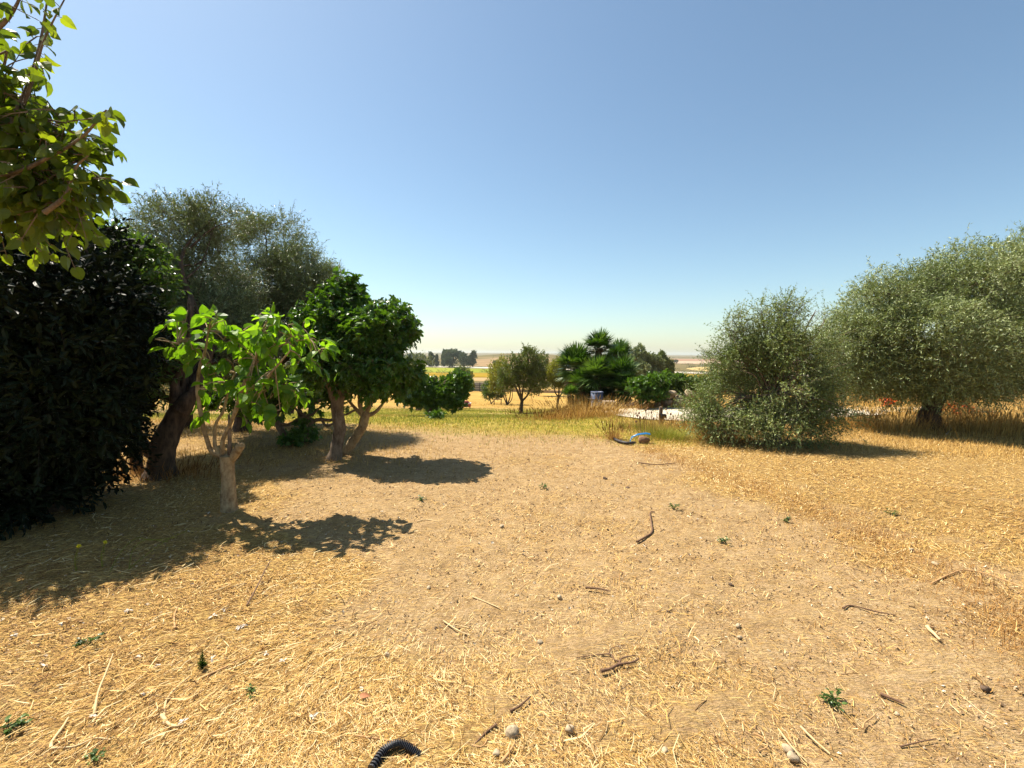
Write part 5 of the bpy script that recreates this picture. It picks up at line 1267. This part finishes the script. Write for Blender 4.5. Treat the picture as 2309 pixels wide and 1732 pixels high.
clump('dry_grass_clump', 'dry tufts behind the big bush on its right', 'dry grass', (1900, 960), 1200, .3, .45, M['dry'], 916, w=.006, heads=200)
TH = ['largest brown thistle of the left bunch', 'thistle between the left bunch and the stake', 'tall thistle whose head meets the rubble foot', 'middle thistle left of the stake', 'thistle just right of the stake', 'second thistle of the left bunch', 'low thistle in the left bunch', 'short thistle nearest the stake on its left',
      'leftmost tall thistle on its own', 'low thistle between left bunch and stake', 'lowest thistle at the left gravel rim', 'outermost thistle right of the stake']
M['thistle'] = plain_mat('thistle_brown', (.16, .08, .04), .9, .3, 60)
for i_, (u, v, vb) in enumerate([(1441, 933, 985), (1456, 927, 975), (1461, 922, 972), (1469, 931, 978), (1502, 924, 972), (1437, 939, 985), (1443, 943, 985), (1474, 945, 985), (1427, 914, 968), (1451, 944, 985), (1434, 952, 985), (1512, 935, 975)]):
    b = gnd(u + 2, vb); Yt = float(b[1]); h_ = at(u, v, Yt)
    root = thing('dry_thistle', TH[i_] + ' against the white gravel', 'thistle', b, 'dry thistles against the gravel')
    mb = MB(); tube(mb, [b - [0, 0, .02], (b + h_) / 2 + [.01, 0, 0], h_], [.004, .0035, .003], seg=5, sub=4); mb.build('stalk', M['thistle'], root)
    mb = MB(); a = np.linspace(0, 1, 6); tube(mb, h_ + np.outer(a, [0, 0, .045]) - [0, 0, .01], .018 * np.sin(np.clip(a, .08, .95) * math.pi) ** .7 + .002, seg=8, sub=1); mb.build('seed_head', M['thistle'], root)

# ------------------------------------------------------------------ foreground odds and ends
def weed(label, px, seed, kind):
    b = gnd(*px); r = rng(seed)
    if kind == 'spike':
        root = thing('green_weed', label, 'weed', b); mb = MB(); tube(mb, [b, b + [.004, 0, .06], b + [.006, 0, .115]], [.003, .0025, .001], seg=5); mb.build('stem', M['laurel_lit'], root)
        mb = MB(); n = 260; t = r.random(n) ** 1.3; a = r.random(n) * 6.28
        p = b + np.stack([.006 * t, 0 * t, .11 * t], -1); d = np.stack([np.cos(a), np.sin(a), .9 + 0 * a], -1)
        leaves(mb, p, d, np.tile([0, 0, 1.0], (n, 1)), .034 * (1.05 - t), .14, 'thin', r.random(n) * .6); mb.build('leaves', M['laurel_lit'], root, smooth=False)
    elif kind == 'leafy':
        root = thing('green_weed', label, 'weed', b); mb = MB(); st = MB(); q_s = .5 if 'tiny' in label else .8
        for q in range(7):
            a = r.random() * 6.28; e = b + np.array([math.cos(a) * .06, math.sin(a) * .05, r.uniform(.02, .07)]) * q_s; tube(st, [b, (b + e) / 2 + [0, 0, .01], e], [.002, .002, .001], seg=4)
            for k in range(5):
                p = b + (e - b) * (.4 + .6 * r.random()) + r.normal(size=3) * .006; leaves(mb, p[None], nrm(np.array([[math.cos(a) + r.normal() * .8, math.sin(a) + r.normal() * .8, .3]])), np.array([[0, 0, 1.0]]), np.array([.03]) * q_s * r.uniform(.6, 1.2), .6, 'broad', r.random())
        st.build('stem', M['laurel_lit'], root); mb.build('leaves', M['laurel_lit'], root, smooth=False)
    elif kind == 'flower':
        h = .19; root = thing('yellow_flower_stalk', label, 'weed', b); mb = MB(); top = b + [.03, 0, h]; tube(mb, [b, b + [-.004, 0, h * .5], top], [.003, .0025, .002], seg=5)
        n = 60; t = r.random(n); a = r.random(n) * 6.28; p = b + np.stack([.03 * t ** 2, 0 * t, h * t], -1)
        leaves(mb, p, np.stack([np.cos(a), np.sin(a), .5 + 0 * a], -1), np.tile([0, 0, 1.0], (n, 1)), .013, .4, 'oval', r.random(n)); mb.build('stem', M['grass'], root, smooth=False)
        mb = MB(); n = 40; d = on_sphere(r, n) + [0, 0, .7]; leaves(mb, top + on_sphere(r, n) * .006, d, on_sphere(r, n), .012, .6, 'oval', r.random(n)); mb.build('flower_head', leaf_mat('yellow_petal', (.55, .5, .02), (.7, .65, .03), (.8, .75, .08), .2), root, smooth=False)
weed('dark green spiky weed like a tiny fir in the foreground straw', (455, 1510), 921, 'spike')
weed('small dark leafy weed in the straw near the left edge', (200, 1455), 922, 'leafy')
weed('tiny dark weed right of the fir like one', (563, 1570), 923, 'leafy')
weed('small green rosette at the bottom left corner', (20, 1650), 924, 'leafy')
weed('tiny green tuft near the bottom edge on the left', (215, 1715), 925, 'leafy')
weed('green tuft alone on the bare path', (953, 1130), 926, 'leafy')
weed('dark green tuft right of the path centre', (1766, 1176), 927, 'leafy')
weed('low green tuft on bare earth above the right track', (1636, 1224), 928, 'leafy')
weed('dark leafy tuft low in the right foreground', (1885, 1590), 929, 'leafy')
weed('small green tuft on the far path edge', (1520, 1148), 930, 'leafy')
weed('green tuft in the straw on the right', (2010, 1162), 931, 'leafy')
weed('green tuft at the near edge of the bare path', (1225, 1102), 932, 'leafy')
weed('tall yellow topped stalk at the left shadow edge', (172, 1290), 941, 'flower')
weed('shorter yellow topped stalk right of the tall one', (231, 1280), 942, 'flower')
# arching green stems
b = gnd(250, 1272); root = thing('arching_weed', 'thin green stems arching over the shadow edge on the left', 'weed', b)
for pts_ in ([(245, 1272), (275, 1240), (310, 1222), (340, 1224), (400, 1212)], [(290, 1268), (300, 1240), (330, 1226), (380, 1228)], [(280, 1270), (330, 1250), (380, 1225), (425, 1200)]):
    g = np.array([gnd(u, v + 22) for u, v in pts_]); hz = np.array([0, .07, .11, .10, .08, .06])[:len(g)]; g[:, 2] += hz
    mb = MB(); tube(mb, g, np.full(len(g), .0022), seg=5, sub=5); mb.build('stem', M['grass'], root)
# corrugated pipe
g = gnd([838, 862, 885, 905, 925, 945], [1745, 1712, 1699, 1696, 1700, 1706]); g[:, 2] += [.02, .028, .036, .036, .024, .006]
P, _ = smooth_path(g, np.ones(len(g)), 34); R = .0145 + .0035 * np.sign(np.sin(np.arange(len(P)) * 2 * math.pi / 6.0 + .4))
mb = MB(); tube(mb, P, R, seg=16, sub=1); tag(mb.build('corrugated_pipe', plain_mat('black_conduit', (.022, .022, .026), .42, .15, 40, spec=.5), origin=g[2], smooth=False), 'black corrugated pipe loop half buried at the bottom edge', 'pipe')
# stones
stones = [(1156, 1660, 34, 'largest pale stone near the bottom edge'), (1285, 1650, 26, 'pale stone right of the largest one at the bottom'), (1120, 1704, 22, 'pinkish stone below the largest one'), (1132, 1190, 13, 'white stone alone on the upper path'), (967, 1327, 10, 'pale pebble on the bare left path'),
          (1262, 1350, 13, 'pale pebble left of the centre path'), (1217, 1452, 14, 'greyish stone in the centre foreground'), (873, 1480, 14, 'whitish stone in the centre left straw'), (1205, 1318, 9, 'small whitish chip above the centre pebbles'), (1165, 1345, 10, 'small chip beside the centre pebbles'),
          (1500, 1697, 18, 'white stone at the bottom right of centre'), (1664, 1415, 14, 'pale stone on the right path'), (1668, 1440, 12, 'flat pale stone just below another on the right path'), (2022, 1612, 12, 'white chip in the lower right'), (1733, 1470, 10, 'grey chip right of the path stones'),
          (2055, 1243, 12, 'white chip in the golden straw at right'), (2108, 1274, 13, 'white chip further right in the golden straw'), (1790, 1714, 26, 'pale slab of stone cut by the bottom edge'), (1775, 1696, 24, 'flat pinkish stone at the bottom right'), (1310, 1452, 10, 'small round chip in the straw right of centre')]
for i_, (u, v, w, lab) in enumerate(stones):
    g = gnd(u, v); s_ = g[1] / FPX; stone(g, (w * s_, w * s_ * .9, w * s_ * .75), 950 + i_, M['stone'], lab, group='pale stones scattered on the ground', bury=.15)
r = rng(96)
for i_ in range(70):
    u = r.uniform(650, 2250); v = r.uniform(1120, 1720); g = gnd(u, v); sz = r.uniform(.006, .013); stone(g, (sz, sz, sz * .7), 1000 + i_, M['stone'] if i_ % 3 else M['stone_grey'], 'tiny pebble among many on the bare soil', name='pebble', cat='pebble', group='tiny pebbles strewn over the ground')
CL = ['dark clod on the far path left of another', 'dark clod on the far path nearest the blue offcut', 'blackish clod on the bare earth at the upper right', 'small clod just above the blackish one', 'dark clod below and left of the blackish one', 'round dark pellet on the bare left path', 'small dark clod beside the upper right straw',
      'tiny clod right of the small one by the straw', 'dark clod low on the left path', 'big brown lump on the right bare earth', 'dark clod in the lower right foreground', 'clod in the row nearest the centre', 'leftmost clod of the little row right of centre', 'rightmost clod of the little row right of centre']
for i_, (u, v, w) in enumerate([(1364, 1080, 12), (1416, 1102, 13), (1648, 1320, 14), (1645, 1303, 6), (1507, 1380, 10), (851, 1322, 8), (1510, 1296, 8), (1526, 1286, 8), (983, 1418, 10), (2222, 1556, 26), (1585, 1523, 9), (1458, 1425, 9), (1430, 1420, 8), (1488, 1427, 10)]):
    g = gnd(u, v); s_ = g[1] / FPX; stone(g, (w * s_, w * s_ * .8, w * s_ * .5), 1100 + i_, M['bark_dark'], CL[i_], name='earth_clod', cat='clod')
# fallen leaf
g = gnd(812, 1580); mb = MB(); leaves(mb, np.array([g + [0, 0, .02]]), np.array([[1, .2, .05]]), np.array([[.1, -.3, 1.0]]), np.array([.045]), .6, 'broad', .5); tag(mb.build('fallen_leaf', plain_mat('brown_leaf', (.34, .13, .05), .7, .2, 60), origin=g), 'curled orange brown leaf in the foreground straw', 'leaf')
# feathers / petals of white fluff
r = rng(97)
for i_, (u, v) in enumerate([(312, 1488), (360, 1508), (210, 1620), (412, 1636), (553, 1416), (480, 1395), (508, 1380), (641, 1497), (140, 1410), (160, 1400), (30, 1440), (540, 1420), (705, 1625), (820, 1560), (290, 1382), (100, 1510), (330, 1570), (478, 1492), (470, 1160), (600, 1480)]):
    g = gnd(u, v); mb = MB(); n = 6; d = on_sphere(r, n) * [1, 1, .3]; leaves(mb, np.repeat(g[None] + [0, 0, .018], n, 0), d, np.tile([0, 0, 1.0], (n, 1)) + r.normal(size=(n, 3)) * .3, .016 + .014 * r.random(n), .45, 'oval', .5)
    tag(mb.build('feather', M['feather'], origin=g, smooth=False), 'small whitish fluffy feather caught in the straw', 'feather', 'whitish feathers in the straw')
# sticks
M['stick'] = plain_mat('dry_stick', (.42, .24, .10), .8, .3, 60); M['stick_dark'] = plain_mat('dark_stick', (.14, .075, .04), .85, .3, 60); M['stick_pale'] = plain_mat('pale_stick', (.54, .38, .19), .8, .2, 60)
sticks_ = [([(1355, 1520), (1375, 1515), (1395, 1505), (1425, 1500), (1440, 1492)], 8, 'stick_dark', 'knobbly forked twig in the middle foreground'), ([(1150, 1610), (1170, 1600), (1195, 1578)], 7, 'stick_dark', 'short reddish twig below the centre'),
    ([(1130, 1728), (1148, 1705), (1160, 1685)], 9, 'stick', 'thick orange stick under the largest stone'), ([(796, 1664), (850, 1672), (900, 1680), (938, 1684)], 5, 'stick', 'straight orange stick just above the corrugated pipe'), ([(912, 1720), (925, 1702), (940, 1684)], 6, 'stick', 'brown stick crossing the pipe end'),
    ([(1120, 1640), (1100, 1655), (1080, 1675), (1065, 1690)], 6, 'stick_dark', 'curved dark twig left of the largest stone'), ([(1052, 1682), (1075, 1690), (1090, 1688), (1100, 1672)], 5, 'stick', 'hooked tan twig at the bottom centre'),
    ([(370, 1640), (374, 1590), (395, 1560), (432, 1528)], 6, 'stick_pale', 'long whitish bent straw stalk on the left'), ([(213, 1617), (222, 1580), (240, 1545), (257, 1510)], 6, 'stick_pale', 'pale stalk pointing up on the left'), ([(365, 1620), (380, 1640), (400, 1645), (420, 1638)], 9, 'stick_pale', 'thick cream curled stalk on the left'),
    ([(115, 1695), (118, 1680), (140, 1650), (155, 1625)], 8, 'stick_pale', 'bent pale stalk at the lower left'), ([(115, 1695), (170, 1690), (215, 1672), (250, 1675)], 6, 'stick_pale', 'long pale stalk lying right of the bent one'), ([(455, 1535), (530, 1500), (605, 1462)], 5, 'stick', 'long brown stalk running across the left straw'),
    ([(557, 1370), (580, 1335), (598, 1305), (610, 1290)], 4, 'stick_dark', 'upright dark twig in the left straw'), ([(395, 1422), (393, 1395), (400, 1375)], 5, 'stick', 'short rusty curved stem in the left straw'), ([(770, 1520), (768, 1495), (790, 1478), (807, 1478)], 3, 'stick_pale', 'thin pale looped stem on the left path'),
    ([(1436, 1226), (1455, 1215), (1470, 1203), (1468, 1180), (1466, 1160), (1476, 1158)], 5, 'stick_dark', 'crooked twig on the path right of centre'), ([(1440, 1046), (1480, 1050), (1522, 1047)], 3, 'stick_dark', 'thin straight twig on the far path'), ([(1985, 1572), (2010, 1582), (2038, 1594)], 8, 'stick_dark', 'short black stick on the right bare earth'),
    ([(2090, 1420), (2105, 1435), (2120, 1450)], 9, 'stick_pale', 'pale splinter of wood at the right'), ([(1900, 1376), (1920, 1370), (1980, 1385), (2020, 1392)], 4, 'stick_dark', 'long thin dark twig across the right track'), ([(1805, 1645), (1835, 1675), (1872, 1708)], 6, 'stick_pale', 'straight pale stick at the bottom right'),
    ([(1755, 1650), (1785, 1690), (1820, 1725)], 4, 'stick_pale', 'thin pale stick left of the straight one'), ([(1945, 1650), (1950, 1635), (1965, 1625), (1975, 1615)], 5, 'stick', 'curled tan twig at the lower right'), ([(1700, 1660), (1722, 1672), (1730, 1690), (1710, 1700)], 5, 'stick', 'hooked twig left of the pale sticks'),
    ([(2100, 1320), (2140, 1300), (2175, 1290), (2230, 1300), (2309, 1330)], 4, 'stick', 'long tan stem arching in the right straw'), ([(1000, 1405), (1030, 1425), (1060, 1438)], 4, 'stick_pale', 'thin white stalk left of centre'), ([(1065, 1350), (1090, 1360), (1125, 1375)], 4, 'stick_pale', 'pale twig in the upper centre'),
    ([(1400, 1497), (1385, 1493), (1372, 1480), (1300, 1488)], 4, 'stick_dark', 'thin twig above the knobbly forked one'), ([(2030, 1690), (2070, 1680), (2110, 1672)], 4, 'stick_dark', 'dark twig at the lower right edge'), ([(1320, 1330), (1350, 1332), (1376, 1338)], 5, 'stick_dark', 'dark sliver beside a white chip'), ([(940, 1180), (960, 1175), (990, 1180)], 3, 'stick_pale', 'thin twig on the upper left path')]
for i_, (pts_, w, m_, lab) in enumerate(sticks_):
    g = gnd([p[0] for p in pts_], [p[1] for p in pts_]); s_ = g[:, 1].mean() / FPX; g[:, 2] += .010 + .5 * w * s_ * .7
    if 'upright' in lab or 'pointing up' in lab: g[:, 2] += np.linspace(0, .07, len(g))
    n_ = len(g); mb = MB(); tube(mb, g, np.linspace(1, .55, n_) * w * s_ * .5, seg=7, sub=5, rough=.15, seed=i_)
    if 'forked' in lab: tube(mb, [g[2], g[2] + [.03, .05, .0], g[2] + [.10, .06, .01]], np.array([.7, .5, .3]) * w * s_ * .5, seg=6, rough=.15, seed=2)
    tag(mb.build('stick', M[m_], origin=g[0]), lab, 'stick')
ST = ['short rusty stalk left of a taller one', 'rusty stalk behind the white chips', 'tallest rusty stalk near the right edge', 'rusty stalk rightmost of all', 'small stalk on the far right straw', 'stalk below the big bush shadow', 'stalk under the bush left side', 'farthest stalk before the bush weeds']
for i_, (u, v, h_) in enumerate([(1972, 1221, 14), (2064, 1234, 18), (2212, 1316, 26), (2239, 1330, 16), (1735, 1100, 10), (1830, 1065, 12), (1600, 1035, 14), (1560, 1030, 12)]):
    g = gnd(u, v); s_ = g[1] / FPX; mb = MB(); tube(mb, [g - [0, 0, .01], g + [.003, 0, h_ * s_ * .6], g + [-.004, 0, h_ * s_]], [.005, .004, .003], seg=6, rough=.1, seed=i_); tag(mb.build('dead_stalk', M['stick'], origin=g), ST[i_] + ' upright in the straw', 'stalk', 'upright rusty stalks in the right straw')

# ------------------------------------------------------------------ air
def haze():
    x, y0, y1, z0, z1 = 4650.0, -4650.0, 4650.0, -14.0, 24.0
    xs = hh(np.linspace(-4600, 4600, 300)[:, None], np.linspace(-4600, 4600, 300)[None]); z0 = float(xs.min()) - 3; z1 = max(float(xs.max()) + 4, 12)
    V = [(-x, y0, z0), (x, y0, z0), (x, y1, z0), (-x, y1, z0), (-x, y0, z1), (x, y0, z1), (x, y1, z1), (-x, y1, z1)]
    F = [(3, 2, 1, 0), (4, 5, 6, 7), (0, 1, 5, 4), (1, 2, 6, 5), (2, 3, 7, 6), (3, 0, 4, 7)]
    m = bpy.data.materials.new('haze'); m.use_nodes = True; t = m.node_tree; t.nodes.remove(t.nodes['Principled BSDF'])
    v = t.nodes.new('ShaderNodeVolumePrincipled'); v.inputs['Color'].default_value = (.84, .93, 1.0, 1); v.inputs['Density'].default_value = HAZE; v.inputs['Anisotropy'].default_value = .3
    t.links.new(v.outputs[0], t.nodes['Material Output'].inputs['Volume'])
    mb = MB(); mb.add(V, F); tag(mb.build('haze', m, smooth=False), 'thin summer haze lying over the distant plain', 'haze', kind='stuff')
HAZE = 0.00014
if HAZE > 0: haze()
